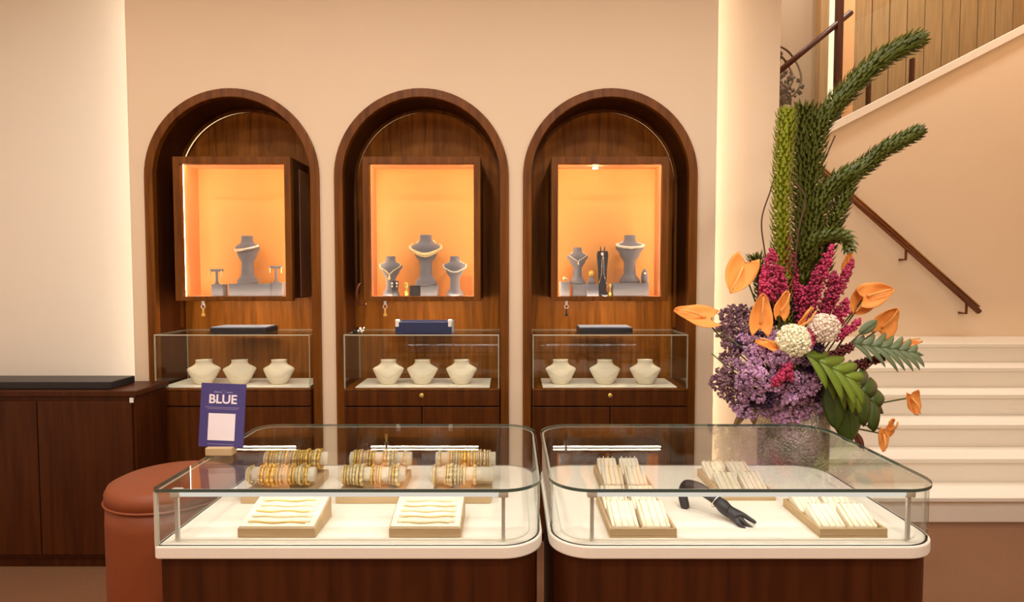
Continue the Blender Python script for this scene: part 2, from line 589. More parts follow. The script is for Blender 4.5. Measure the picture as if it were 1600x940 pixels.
mb.add([(xl, 2.445, g0), (xr, 2.445, g1), (xr, 2.445, zt(xr)), (xl, 2.445, zt(xl)), (xl, 2.455, g0), (xr, 2.455, g1), (xr, 2.455, zt(xr)), (xl, 2.455, zt(xl))],
       [(0, 1, 2, 3), (5, 4, 7, 6), (3, 2, 6, 7), (1, 0, 4, 5), (0, 3, 7, 4), (1, 5, 6, 2)])
mb.build('pane', M['glass'], bl)
for px in (1357, 1424):
    xx = W(px, 170, 2.44).x
    MB().box(xx - 0.012, xx + 0.012, 2.425, 2.475, zslope(xx) + 0.06, zslope(xx) + 0.3).build('clamp', M['wood_dark'], bl)

# ================================================================== ARCHED NICHES
SIDE = ('left', 'middle', 'right')
def arch_pts(cx, r, z0, n=36):
    pts = [(cx - r, z0)]
    for k in range(n + 1):
        a = PI - PI * k / n
        pts.append((cx + r * math.cos(a), Z_SPRING + r * math.sin(a)))
    pts.append((cx + r, z0))
    return pts

def arch_ring(cx, ri, ro, y0, y1, z0=0.0):
    A, B = arch_pts(cx, ri, z0), arch_pts(cx, ro, z0)
    n = len(A)
    mb = MB()
    vs = [(p[0], y, p[1]) for y in (y0, y1) for p in A] + [(p[0], y, p[1]) for y in (y0, y1) for p in B]
    fs = []
    for i in range(n - 1):
        j = i + 1
        a0, a1, b0, b1 = 0, n, 2 * n, 3 * n
        fs += [(a0 + i, a0 + j, a1 + j, a1 + i), (b0 + j, b0 + i, b1 + i, b1 + j), (a0 + j, a0 + i, b0 + i, b0 + j), (a1 + i, a1 + j, b1 + j, b1 + i)]
    fs += [(0, n, 3 * n, 2 * n), (n - 1, 3 * n - 1, 4 * n - 1, 2 * n - 1)]
    mb.add(vs, fs)
    return mb

Y_BACK = 0.295
NICHE_LBL = ('walnut arched wall niche nearest the bright left wall', 'walnut arched wall niche between two others', 'walnut arched wall niche nearest the flower arrangement')
for i, cx in enumerate(ACX):
    t = thing('arched_niche', (cx, 0.15, 0), NICHE_LBL[i], 'niche', 'arched walnut niches')
    arch_ring(cx, R_IN, R_OUT, -0.018, 0.025).build('arch_frame', M['wood'], t, bevel=0.004)
    arch_ring(cx, R_IN + 0.001, R_IN + 0.03, 0.025, Y_BACK + 0.02).build('lining', M['wood_dark'], t, smooth=False)  # frame's walnut in a darker tone: the niche's shade is put into the colour
    pts = arch_pts(cx, R_IN + 0.005, 0.0)
    n = len(pts)
    mb = MB().add([(p[0], Y_BACK, p[1]) for p in pts] + [(p[0], Y_BACK + 0.02, p[1]) for p in pts],
                  [tuple(range(n))] + [tuple(reversed(range(n, 2 * n)))])
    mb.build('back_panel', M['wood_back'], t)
    arch_ring(cx, R_IN - 0.016, R_IN + 0.001, 0.232, 0.24, 1.24).build('lip', M['wood'], t)
    path = [(p[0], Y_BACK - 0.034, p[1]) for p in arch_pts(cx, R_IN - 0.006, 1.9)]
    MB().tube(path, 0.004, 6).build('light_strip', M['led_arc'], t)

# display cases hung in the niches
BZ0, BZ1, OZ0, OZ1 = 1.412, 2.238, 1.438, 2.197
BHW, OHW = 0.3375, 0.299
CASE_LBL = ('lit orange wall display case holding one grey bust with a silver choker', 'lit orange wall display case holding three grey busts', 'lit orange wall display case holding two grey busts and a dark pendant stand')
def rect_frame(cx, hw_o, hw_i, zo0, zo1, zi0, zi1, y0, y1):
    O = [(cx - hw_o, zo0), (cx + hw_o, zo0), (cx + hw_o, zo1), (cx - hw_o, zo1)]
    I = [(cx - hw_i, zi0), (cx + hw_i, zi0), (cx + hw_i, zi1), (cx - hw_i, zi1)]
    mb = MB()
    vs = [(p[0], y, p[1]) for y in (y0, y1) for p in O] + [(p[0], y, p[1]) for y in (y0, y1) for p in I]
    fs = []
    for i in range(4):
        j = (i + 1) % 4
        fs += [(i, j, 8 + j, 8 + i), (4 + j, 4 + i, 12 + i, 12 + j), (j, i, 4 + i, 4 + j), (8 + i, 8 + j, 12 + j, 12 + i)]
    return mb.add(vs, fs)

for i, cx in enumerate(ACX):
    t = thing('wall_display_case', (cx, 0.14, BZ0), CASE_LBL[i], 'display case', 'lit wall display cases')
    rect_frame(cx, BHW, OHW, BZ0, BZ1, OZ0, OZ1, -0.012, 0.03).build('door_frame', M['wood'], t, bevel=0.003)
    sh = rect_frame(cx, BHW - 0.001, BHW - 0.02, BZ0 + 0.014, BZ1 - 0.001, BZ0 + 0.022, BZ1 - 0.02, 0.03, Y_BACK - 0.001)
    sh.build('carcass', M['wood_dark'], t)
    # lining: five faces with thickness
    mb = MB()
    e = 0.006
    xl, xr = cx - OHW - 0.012, cx + OHW + 0.012
    z0, z1 = OZ0 - 0.0015, OZ1 + 0.012
    yb = 0.215
    mb.box(xl - e, xr + e, yb, yb + 0.015, z0 - e * 0.2, z1 + e)
    mb.box(xl - e, xl, 0.031, yb, z0, z1)
    mb.box(xr, xr + e, 0.031, yb, z0, z1)
    mb.box(xl - e, xr + e, 0.031, yb, z1, z1 + e)
    mb.box(xl - e, xr + e, 0.031, yb, z0 - e * 0.2, z0)
    mb.build('silk_lining', M['orange'], t)
    w = 0.005
    mb = rect_frame(cx, OHW + 0.011, OHW + 0.003, OZ0 - 0.001, OZ1 + 0.011, OZ0 - 0.0005, OZ1 + 0.003, 0.033, 0.038)
    mb.build('light_strip', M['led_case'], t)
    MB().box(cx - OHW - 0.004, cx + OHW + 0.004, 0.012, 0.017, OZ0 - 0.004, OZ1 + 0.004).build('pane', M['glass'], t)
    mb = MB().box(cx - BHW + 0.02, cx + BHW - 0.02, 0.035, 0.055, BZ0 + 0.001, BZ0 + 0.0085)
    mb.build('under_light', M['led'], t)
    # glossy side glazing strip on the left case's right side
    if i == 0:
        MB().box(cx + BHW, cx + BHW + 0.004, 0.12, 0.285, BZ0 + 0.02, BZ1 - 0.05).build('side_glazing', plain('smoked_mirror', srgb(168, 122, 88), 0.3, metal=0.2), t)
    if i == 1:
        p = W(563, 459, 0.0)
        pts = smooth_path([(cx - BHW + 0.004, 0.02, p.z + 0.062), (p.x - 0.004, 0.0, p.z + 0.055), (p.x - 0.016, -0.01, p.z), (p.x - 0.004, 0.0, p.z - 0.055), (cx - BHW + 0.004, 0.02, p.z - 0.062)], 24)
        MB().tube(pts, 0.008, 8).build('pull_handle', M['bronze'], t, smooth=True)
    if i == 2:
        c = W(930, 270, 0.1)
        MB().lathe([(0.012, 0.0), (0.016, -0.004), (0.014, -0.008), (0.004, -0.01)], (c.x, 0.1, OZ1), 14).build('spot_lamp', M['led_case'], t)
    # lock with hanging key
    px = (318, 602, 885)[i]
    k = W(px, 476, 0.0)
    kt = thing('hanging_key', (k.x, -0.003, BZ0), ('small key hanging under the left display case', 'small key hanging under the middle display case', 'small key hanging under the right display case')[i], 'key', 'keys under the display cases')
    MB().lathe([(0.007, -0.02), (0.008, -0.002), (0.008, 0.0)], (k.x, -0.006, BZ0), 12).build('lock', M['steel'], kt)
    MB().tube([(k.x + 0.011 * math.cos(a), -0.006, BZ0 - 0.032 + 0.012 * math.sin(a)) for a in [PI / 2 + 2 * PI * q / 14 for q in range(15)]], 0.0022, 6).build('ring', M['steel'], kt)
    MB().box(k.x - 0.004, k.x + 0.004, -0.008, -0.004, BZ0 - 0.075, BZ0 - 0.043).box(k.x - 0.009, k.x + 0.009, -0.008, -0.004, BZ0 - 0.088, BZ0 - 0.072).build('blade', (M['gold'], M['gold'], M['black'])[i], kt)

# base cabinets and their vitrines
CZ = 0.911
VZ = 1.222
CY = -0.055
CHW = 0.446
CAB_LBL = ('walnut base cabinet under the left vitrine behind the blue sign', 'walnut base cabinet with drawer lock under the middle vitrine', 'walnut base cabinet with drawer lock under the right vitrine')
VIT_LBL = ('glass vitrine of three turned cream busts on the left cabinet', 'glass vitrine of three cream busts on the middle cabinet', 'glass vitrine of three cream busts on the right cabinet')
for i, cx in enumerate(ACX):
    t = thing('base_cabinet', (cx, 0.1, 0), CAB_LBL[i], 'cabinet', 'base cabinets in the niches')
    MB().box(cx - CHW, cx + CHW, CY + 0.02, Y_BACK - 0.003, 0.06, CZ - 0.012).build('body', M['wood_dark'], t)
    MB().box(cx - CHW + 0.01, cx + CHW - 0.01, CY + 0.05, Y_BACK - 0.01, 0, 0.06).build('plinth', M['wood_dark'], t)
    MB().box(cx - CHW, cx + CHW, CY - 0.002, Y_BACK - 0.003, CZ - 0.012, CZ).build('top', M['wood'], t, bevel=0.002)
    dr = MB().box(cx - CHW, cx + CHW, CY, CY + 0.0195, 0.812, CZ - 0.015).build('drawer', M['wood_mid'], t, bevel=0.002)
    MB().lathe([(0.012, 0), (0.013, 0.004), (0.009, 0.007), (0.003, 0.008)], (cx - 0.0, CY, 0.872), 16, T=Matrix.Rotation(PI / 2, 4, 'X')).build('lock', M['gold'], dr)
    for s_ in (0, 1):
        x0 = cx - CHW if s_ == 0 else cx + 0.003
        MB().box(x0, x0 + CHW - 0.003, CY + 0.002, CY + 0.0195, 0.065, 0.803).build('door', M['wood_mid'], t, bevel=0.002)
    # vitrine
    v = thing('counter_vitrine', (cx, 0.1, CZ), VIT_LBL[i], 'vitrine', 'glass vitrines on the base cabinets')
    g = 0.006
    def pane(name, x0, x1, y0, y1, z0, z1):
        mb = MB().box(x0, x1, y0, y1, z0, z1)
        dims = (x1 - x0, y1 - y0, z1 - z0)
        ax = dims.index(min(dims))
        big = {0: (4, 5), 1: (2, 3), 2: (0, 1)}[ax]
        mb.m = [0 if q in big else 1 for q in range(6)]
        return mb.build(name, [M['glass'], M['gedge_pale']], v)
    x0, x1 = cx - CHW + 0.001, cx + CHW - 0.001
    y0, y1 = CY + 0.003, Y_BACK - 0.006
    pane('front_pane', x0, x1, y0, y0 + g, CZ, VZ - g)
    pane('side_pane', x0, x0 + g, y0 + g, y1, CZ, VZ - g)
    pane('side_pane', x1 - g, x1, y0 + g, y1, CZ, VZ - g)
    pane('top_pane', x0, x1, y0, y1, VZ - g, VZ)
    MB().box(cx - 0.385 - (0.03 if i == 0 else 0), cx + 0.39 + (0.04 if i == 0 else 0), -0.035, 0.25, CZ, CZ + 0.008).build('display_mat', M['cream'], v, bevel=0.002)

# ------------------------------------------------------------------ necklace busts
def sect(secs, f):
    for a, b in zip(secs, secs[1:]):
        if f <= b[0]:
            u = (f - a[0]) / max(1e-6, b[0] - a[0])
            u = u * u * (3 - 2 * u) if secs is TALL else u
            return [a[k] + (b[k] - a[k]) * u for k in (1, 2, 3)]
    return list(secs[-1][1:])

TALL = [(0, .22, .2, 0), (.05, .215, .2, 0), (.2, .13, .13, 0), (.42, .12, .12, 0), (.62, .22, .16, 0), (.73, .30, .17, 0), (.78, .285, .16, 0), (.86, .14, .12, 0), (.92, .115, .11, 0), (1, .12, .11, 0)]
SHORT = [(0, .27, .24, 0), (.05, .34, .28, -.01), (.2, .44, .31, -.03), (.4, .545, .29, -.01), (.56, .63, .25, 0.02), (.62, .645, .23, .03), (.67, .60, .22, .04), (.74, .46, .21, .05), (.81, .345, .2, .06), (.88, .30, .19, .06), (1, .325, .2, .06)]

def bust(name, base, h, secs, mat, label, cat='display bust', group=None, rot=0.0, tilt=0.0):
    n, seg = 26, 28
    base = Vector(base)
    R = Matrix.Rotation(rot, 3, 'Z') @ Matrix.Rotation(tilt, 3, 'X')
    rings = []
    for k in range(n + 1):
        f = k / n
        rx, ry, oy = sect(secs, f)
        rings.append([base + R @ Vector((rx * h * math.cos(a), oy * h + ry * h * math.sin(a), f * h)) for a in [2 * PI * q / seg for q in range(seg)]])
    mb = MB().loft(rings)
    o = mb.build(name, mat, origin=base, smooth=True)
    tag(o, label, cat, group)
    def surf(f, ang, off=0.003):
        rx, ry, oy = sect(secs, f)
        return base + R @ Vector(((rx * h + off) * math.sin(ang), oy * h - (ry * h + off) * math.cos(ang), f * h))
    return o, surf

def necklace(surf, mat, label, f_low, f_top, bead=0.005, n=30, spread=2.2, p=1.6, pend=None, tilt=0.0, group=None, tube=False, bead_var=0.0):
    mb = MB()
    pts = []
    for k in range(n + 1):
        u = -1 + 2 * k / n
        f = f_low + (f_top - f_low) * abs(u) ** p + tilt * u * (1 - u * u)
        pts.append(surf(f, u * spread, bead * 0.6))
    if tube:
        mb.tube(pts, bead, 6)
    else:
        for k, q in enumerate(pts):
            u = abs(-1 + 2 * k / n)
            mb.ball(q, bead * (1 + bead_var * (1 - u)), 7, 4)
    t = one('necklace', mb, mat, label, 'necklace', group, smooth=True)
    if pend:
        c = pts[n // 2]
        for k in range(pend):
            MB().ball(c + Vector((0, -0.004, -0.011 * (k + 1))), 0.006 + 0.002 * k, 8, 5, sz=1.3).build('pendant', mat, t, smooth=True)
    return t

PXM = 3.5 / FPX            # metres per pixel at the busts' depth
def at_case(px, py=461, Y=0.11):
    p = W(px, py, Y)
    return Vector((p.x, Y, OZ0 + 0.0005))
FL = OZ0                    # case floor
def zpx(py, Y=0.11):
    return W(800, py, Y).z

def riser(px0, px1, py_top, label, Y=0.11, dep=0.07, mat='velvet', taper=0.0):
    x0, x1 = W(px0, 450, Y - dep / 2).x, W(px1, 450, Y - dep / 2).x
    zt = zpx(py_top, Y - dep / 2)
    mb = MB()
    e = taper
    mb.add([(x0, Y - dep / 2, FL), (x1, Y - dep / 2, FL), (x1, Y + dep / 2, FL), (x0, Y + dep / 2, FL),
            (x0 + e, Y - dep / 2 + e, zt), (x1 - e, Y - dep / 2 + e, zt), (x1 - e, Y + dep / 2 - e, zt), (x0 + e, Y + dep / 2 - e, zt)],
           [(3, 2, 1, 0), (4, 5, 6, 7), (0, 1, 5, 4), (1, 2, 6, 5), (2, 3, 7, 6), (3, 0, 4, 7)])
    one('velvet_riser', mb, M[mat], label, 'riser', 'velvet risers in the display cases', bevel=0.002)
    return zt

# left case
zt = riser(357, 425, 443, 'wide grey velvet riser under the bust with the silver choker', dep=0.1)
p = at_case(388); p.z = zt
_, sf = bust('necklace_bust', p, 0.283, TALL, M['velvet'], 'tall grey bust wearing a silver choker in the left case', group='grey display busts', rot=-0.35)
necklace(sf, M['silver'], 'silver choker on the tall bust in the left case', 0.70, 0.82, bead=0.0075, n=34, tilt=0.05, bead_var=0.3)
for px, ptop, pblk, side in ((339, 420, 444, 'left'), (432, 415, 441, 'right')):
    zt = riser(px - 9, px + 9, pblk, 'small grey block under the %s earring stand in the left case' % side, dep=0.06, Y=0.09)
    p = W(px, 450, 0.09)
    z1 = zpx(ptop, 0.09)
    t = thing('earring_stand', (p.x, 0.09, zt), 'small grey T-shaped earring stand at the %s of the left case' % side, 'earring stand', 'earring stands in the left case')
    MB().lathe([(0.016, 0), (0.012, 0.006), (0.007, 0.02), (0.007, z1 - zt - 0.012)], (p.x, 0.09, zt), 14).build('post', M['velvet'], t, smooth=True)
    MB().box(p.x - 0.04, p.x + 0.04, 0.083, 0.097, z1 - 0.016, z1).build('crossbar', M['velvet'], t, bevel=0.004)
    for s_ in (-1, 1):
        mb = MB()
        for q in range(4):
            mb.ball((p.x + s_ * 0.034, 0.08, z1 - 0.014 - 0.008 * q), 0.0055 + 0.001 * (q == 3), 8, 4)
        one('earring', mb, M['palegold'], 'gold drop earring on the %s earring stand of the left case' % side, 'earring', 'earrings on the %s stand' % side, smooth=True)

# middle case
p = at_case(666)
riser(640, 656, 446, 'dark velvet block beside the central bust in the middle case', mat='velvet_dark', Y=0.13)
zt = riser(657, 683, 446, 'grey velvet block under the central bust in the middle case', dep=0.11)
p.z = zt
_, sf = bust('necklace_bust', p, 0.3, TALL, M['velvet'], 'tall grey bust wearing a chunky pearl necklace in the middle case', group='grey display busts')
necklace(sf, M['palegold'], 'chunky pearl and gold necklace on the tall middle bust', 0.60, 0.88, bead=0.0095, n=26, p=1.9, spread=1.9, bead_var=0.6)
p = at_case(611, Y=0.09)
_, sf = bust('necklace_bust', p, 0.235, TALL, M['velvet'], 'small grey bust with a gold pendant at the left of the middle case', group='grey display busts')
necklace(sf, M['palegold'], 'gold pendant necklace on the small left bust of the middle case', 0.54, 0.86, bead=0.004, n=36, p=1.0, spread=1.5, pend=2)
p = at_case(711, Y=0.09)
_, sf = bust('necklace_bust', p, 0.235, TALL, M['velvet'], 'small grey bust with a pearl strand at the right of the middle case', group='grey display busts')
necklace(sf, M['pearl'], 'pearl strand on the small right bust of the middle case', 0.60, 0.86, bead=0.005, n=30, p=2.2, spread=1.5)
p = W(617, 455, 0.05)
t = thing('earring_stand', (p.x, 0.05, FL), 'tiny dark stand with two pearl earrings before the left small bust', 'earring stand')
MB().lathe([(0.018, 0), (0.02, 0.05), (0.024, 0.085), (0.02, 0.09)], (p.x, 0.05, FL), 16, sy=0.5).build('block', M['velvet_dark'], t, smooth=True)
for s_ in (-1, 1):
    MB().ball((p.x + s_ * 0.014, 0.037, FL + 0.075), 0.008, 8, 5).ball((p.x + s_ * 0.014, 0.037, FL + 0.058), 0.006, 8, 5).build('pearl_drop', M['pearl'], t, smooth=True)
p = W(635, 450, 0.06)
mb = MB().lathe([(0.012, 0), (0.013, 0.03), (0.004, 0.034), (0.004, 0.05), (0.012, 0.058), (0.015, 0.07), (0.008, 0.082)], (p.x, 0.06, FL), 14)
one('ring_stand', mb, M['gold'], 'small gold ring stand between the left and central busts', 'ring stand', smooth=True)
x0, x1 = W(714, 450, 0.05).x, W(734, 450, 0.05).x
one('acrylic_block', MB().box(x0, x1, 0.15, 0.2, FL, zpx(431, 0.15)), M['acrylic'], 'clear acrylic block beside the right small bust of the middle case', 'acrylic block', bevel=0.002)

# right case
zt = riser(895, 917, 443, 'grey velvet block under the small bust of the right case')
p = at_case(902); p.z = zt
_, sf = bust('necklace_bust', p, 0.215, TALL, M['velvet'], 'small grey bust with a silver medallion in the right case', group='grey display busts')
necklace(sf, M['silver'], 'silver medallion necklace on the small bust of the right case', 0.60, 0.86, bead=0.0035, n=36, p=1.0, spread=1.3, pend=1)
riser(875, 890, 440, 'pale grey velvet block at the far left of the right case', Y=0.08, dep=0.05)
p = W(882, 436, 0.08)
mb = MB().ball((p.x, 0.08, zpx(438, 0.08) + 0.012), 0.012, 10, 6)
mb.ball((p.x + 0.012, 0.08, zpx(438, 0.08) + 0.008), 0.009, 10, 6)
one('stud_earring', mb, M['rosegold'], 'pair of small gold studs on the pale block', 'earrings', smooth=True)
zt = riser(917, 936, 444, 'grey tapered velvet block under the gold brooch', Y=0.07, dep=0.05, taper=0.003)
p = W(924, 425, 0.07)
t = thing('gold_brooch', (p.x, 0.07, zt), 'round gold brooch on a grey cone in the right case', 'brooch')
MB().lathe([(0.024, 0), (0.02, 0.02), (0.009, 0.045), (0.004, 0.05)], (p.x, 0.07, zt), 16).build('cone', M['velvet'], t, smooth=True)
MB().ball((p.x, 0.07, zt + 0.064), 0.018, 12, 8).build('ball', M['gold'], t, smooth=True)
p = W(941, 455, 0.09)
t = thing('pendant_stand', (p.x, 0.09, FL), 'tall dark two-horned stand with a long silver necklace in the right case', 'pendant stand')
h = zpx(392, 0.09) - FL
MB().loft([[Vector((p.x + sx * w_, 0.09 + dy, FL + zf * h)) for sx, dy in ((-1, -0.012), (1, -0.012), (1, 0.012), (-1, 0.012))] for zf, w_ in ((0, .032), (.08, .032), (.12, .022), (.6, .026), (.9, .034), (1, .03))]).build('panel', M['velvet_dark'], t, bevel=0.003)
for s_ in (-1, 1):
    MB().tube([(p.x + s_ * 0.01, 0.09, FL + h * 0.98), (p.x + s_ * 0.013, 0.09, FL + h * 1.1)], lambda u: 0.005 * (1 - 0.6 * u), 8).build('horn', M['velvet_dark'], t)
mb = MB()
for k in range(40):
    u = -1 + 2 * k / 39
    mb.ball((p.x + 0.03 * u * (0.75 + 0.3 * math.cos(u * 6)), 0.072, FL + h * (0.9 - 0.72 * (1 - abs(u)) ** 0.0 * (abs(u)))), 0.0035, 6, 4)
mb.ball((p.x - 0.004, 0.07, FL + h * 0.93), 0.011, 8, 6)
one('necklace', mb, M['silver'], 'long silver necklace on the dark two-horned stand', 'necklace', smooth=True)
p = W(953, 450, 0.06)
mb = MB().lathe([(0.009, 0), (0.009, 0.02), (0.003, 0.024), (0.003, 0.05), (0.008, 0.056), (0.009, 0.066), (0.003, 0.074)], (p.x, 0.06, FL), 12)
one('ring_stand', mb, M['gold'], 'tiny gold ring stand right of the dark pendant stand', 'ring stand', smooth=True)
p = W(945, 458, 0.05)
one('ring_dish', MB().lathe([(0.012, 0), (0.022, 0.007), (0.024, 0.011), (0.018, 0.009), (0.004, 0.006)], (p.x, 0.05, FL), 18), M['velvet_dark'], 'small dark oval dish before the pendant stand', 'dish', smooth=True)
zt = riser(958, 1014, 442, 'wide grey velvet riser under the large bust of the right case', dep=0.1)
p = at_case(984); p.z = zt
p.y = 0.125
_, sf = bust('necklace_bust', p, 0.285, TALL, M['velvet'], 'large grey bust with a white collar necklace in the right case', group='grey display busts')
necklace(sf, M['pearl'], 'white pearl collar on the large bust of the right case', 0.73, 0.87, bead=0.007, n=34, p=1.6, bead_var=0.4)
p0, p1 = W(960, 437, 0.08).x, W(973, 437, 0.08).x
one('acrylic_block', MB().box(p0 - 0.004, p1 - 0.006, 0.061, 0.08, zt, zt + 0.088), M['acrylic'], 'clear acrylic cube on the wide riser of the right case', 'acrylic block', bevel=0.002)
p = W(1007, 440, 0.085)
t = thing('ring_holder', (p.x, 0.085, zt), 'small grey rounded ring holder beside the large bust', 'ring holder')
MB().lathe([(0.03, 0), (0.031, 0.03), (0.028, 0.055), (0.018, 0.075), (0.006, 0.083)], (p.x, 0.085, zt), 16, sx=0.7, sy=0.6).build('dome', M['velvet'], t, smooth=True)
MB().ball((p.x - 0.002, 0.066, zt + 0.056), 0.008, 10, 6).build('stone', M['silver'], t, smooth=True)

# cream busts in the vitrines
CB = ((319, 375, 436), (607, 660, 721), (876, 945, 1008))
POS = ('left', 'middle', 'right')
for i in range(3):
    for j, px in enumerate(CB[i]):
        yb = 0.06
        p = W(px, 600, yb)
        lab = 'cream linen bust, %s of three in the %s vitrine' % (('leftmost', 'central', 'rightmost')[j], POS[i])
        rot = (0.3, 0.32, 0.05)[j] if i == 0 else (0.06, 0.0, -0.05)[j]
        _, sf = bust('necklace_bust', (p.x, yb, CZ + 0.0085), 0.142, SHORT, M['linen'], lab, group='cream busts in the vitrines', rot=rot)
        necklace(sf, M['palegold'], 'fine gold chain on the %s cream bust of the %s vitrine' % (('leftmost', 'central', 'rightmost')[j], POS[i]), 0.3, 0.9, bead=0.0011, n=30, p=1.5, spread=1.5, tube=True, group='fine chains on the cream busts')

# trays and trinkets on top of the vitrines
def soft_tray(name, px0, px1, pyb, h, dep, mat, label, Y=0.12, lip=None):
    x0, x1 = W(px0, pyb, Y).x, W(px1, pyb, Y).x
    t = thing(name, ((x0 + x1) / 2, Y, VZ), label, 'tray', 'velvet trays on the vitrines')
    MB().box(x0, x1, Y - dep / 2, Y + dep / 2, VZ, VZ + 0.006).build('base', mat, t)
    mb = MB()
    e = 0.008
    O = [(x0, Y - dep / 2), (x1, Y - dep / 2), (x1, Y + dep / 2), (x0, Y + dep / 2)]
    I = [(x0 + e, Y - dep / 2 + e), (x1 - e, Y - dep / 2 + e), (x1 - e, Y + dep / 2 - e), (x0 + e, Y + dep / 2 - e)]
    mb.shell(O, I, VZ + 0.006, VZ + h).build('rim', mat, t, bevel=0.002)
    if lip:
        for x in (x0, x1 - 0.022):
            MB().box(x, x + 0.022, Y - dep / 2 - 0.001, Y - dep / 2 + 0.03, VZ + h * 0.55, VZ + h + 0.015).build('corner', M['white_metal'], t, bevel=0.004)
    else:
        MB().box(x0 + 0.004, x1 - 0.004, Y - dep / 2 + 0.004, Y + dep / 2 - 0.004, VZ + h, VZ + h + 0.006).build('pad', M['bluegrey'], t, bevel=0.003)
    return t
soft_tray('velvet_tray', 340, 425, 515, 0.03, 0.18, M['black'], 'low dark velvet tray on the left vitrine')
soft_tray('velvet_tray', 622, 708, 515, 0.065, 0.17, M['blue'], 'deep blue velvet tray with pale corners on the middle vitrine', lip=True)
soft_tray('velvet_tray', 903, 984, 515, 0.03, 0.18, M['black'], 'low dark velvet tray on the right vitrine')
p = W(565, 518, 0.0)
t = thing('silver_trinket', (p.x, 0.02, VZ), 'small silvery trinket with a black bead on the middle vitrine', 'trinket')
mb = MB()
for k in range(9):
    mb.ball((p.x + random.uniform(-0.03, 0.035), 0.02 + random.uniform(-0.02, 0.02), VZ + 0.009 + random.uniform(0, 0.02)), 0.0095, 8, 5)
mb.build('beads', M['silver'], t, smooth=True)
MB().ball((p.x - 0.047, 0.02, VZ + 0.011), 0.011, 8, 5).build('black_bead', M['black'], t, smooth=True)

# ================================================================== FRONT GLASS COUNTERS
DF, DB = -1.825, -1.13           # front and back of the counters
DECK = 0.82
GT = 0.98

def round_rect(x0, x1, y0, y1, rs, n=10):
    """rs: radii at (x0y0, x1y0, x1y1, x0y1)."""
    pts = []
    cs = ((x0, y0, 1, 1, PI), (x1, y0, -1, 1, 1.5 * PI), (x1, y1, -1, -1, 0), (x0, y1, 1, -1, PI / 2))
    for (cx, cy, sx, sy, a0), r in zip(cs, rs):
        for k in range(n + 1):
            a = a0 + (PI / 2) * k / n
            pts.append((cx + sx * r + r * math.cos(a), cy + sy * r + r * math.sin(a)))
    return pts

def counter(x0, x1, rs, label, bar0, bar1):
    t = thing('glass_counter', ((x0 + x1) / 2, (DF + DB) / 2, 0), label, 'display counter', 'front glass counters')
    ins = lambda e: round_rect(x0 + e, x1 - e, DF + e, DB - e, [max(0.004, r - e) for r in rs])
    MB().prism(ins(0.03), 0, 0.08).build('plinth', M['wood_dark'], t)
    MB().prism(ins(0.012), 0.08, 0.785).build('body', M['wood_dark'], t)
    MB().prism(ins(-0.002), 0.785, DECK).build('base_plate', M['cream'], t, bevel=0.004)
    MB().prism(ins(0.035), DECK, DECK + 0.006).build('deck', M['cream'], t, bevel=0.002)
    MB().shell(ins(0.004), ins(0.010), DECK, GT - 0.009, 0, 1).build('glass_wall', [M['glassg'], M['gedge_pale']], t, smooth=False)
    MB().prism(ins(-0.002), GT - 0.009, GT, 1, 0).build('glass_top', [M['glassg'], M['gedge']], t)
    zb = GT - 0.022
    yb = DF + 0.03
    b_ = MB().tube([(bar0, yb, zb), (bar1, yb, zb)], 0.0105, 14).build('light_bar', M['opal'], t, smooth=True)
    MB().box(bar0 + 0.02, bar1 - 0.02, yb + 0.0105, yb + 0.0145, zb - 0.006, zb + 0.004).build('led_lens', M['led_counter'], b_)
    for xx in (bar0, bar1):
        MB().box(xx - 0.005, xx + 0.005, yb - 0.004, yb + 0.004, DECK + 0.005, zb - 0.004).build('post', M['steel'], t)
        MB().box(xx - 0.014, xx + 0.014, yb - 0.011, yb + 0.011, zb - 0.011, zb + 0.012).build('bar_end', M['white_metal'], t, bevel=0.003)
    if rs[0] < 0.05:
        MB().box(x0 + 0.002, x0 + 0.011, DF + 0.002, DF + 0.011, DECK, GT - 0.0095).build('corner_edge', M['gedge_pale'], t)
    return t

counter(-0.98, 0.085, (0.015, 0.11, 0.11, 0.07), 'glass counter with bracelet bars and slanted trays, left of the gap', -0.93, -0.024)
counter(0.108, 1.195, (0.11, 0.11, 0.11, 0.11), 'glass counter holding a black display hand, right of the gap', 0.222, 1.1)

DK = DECK + 0.0065
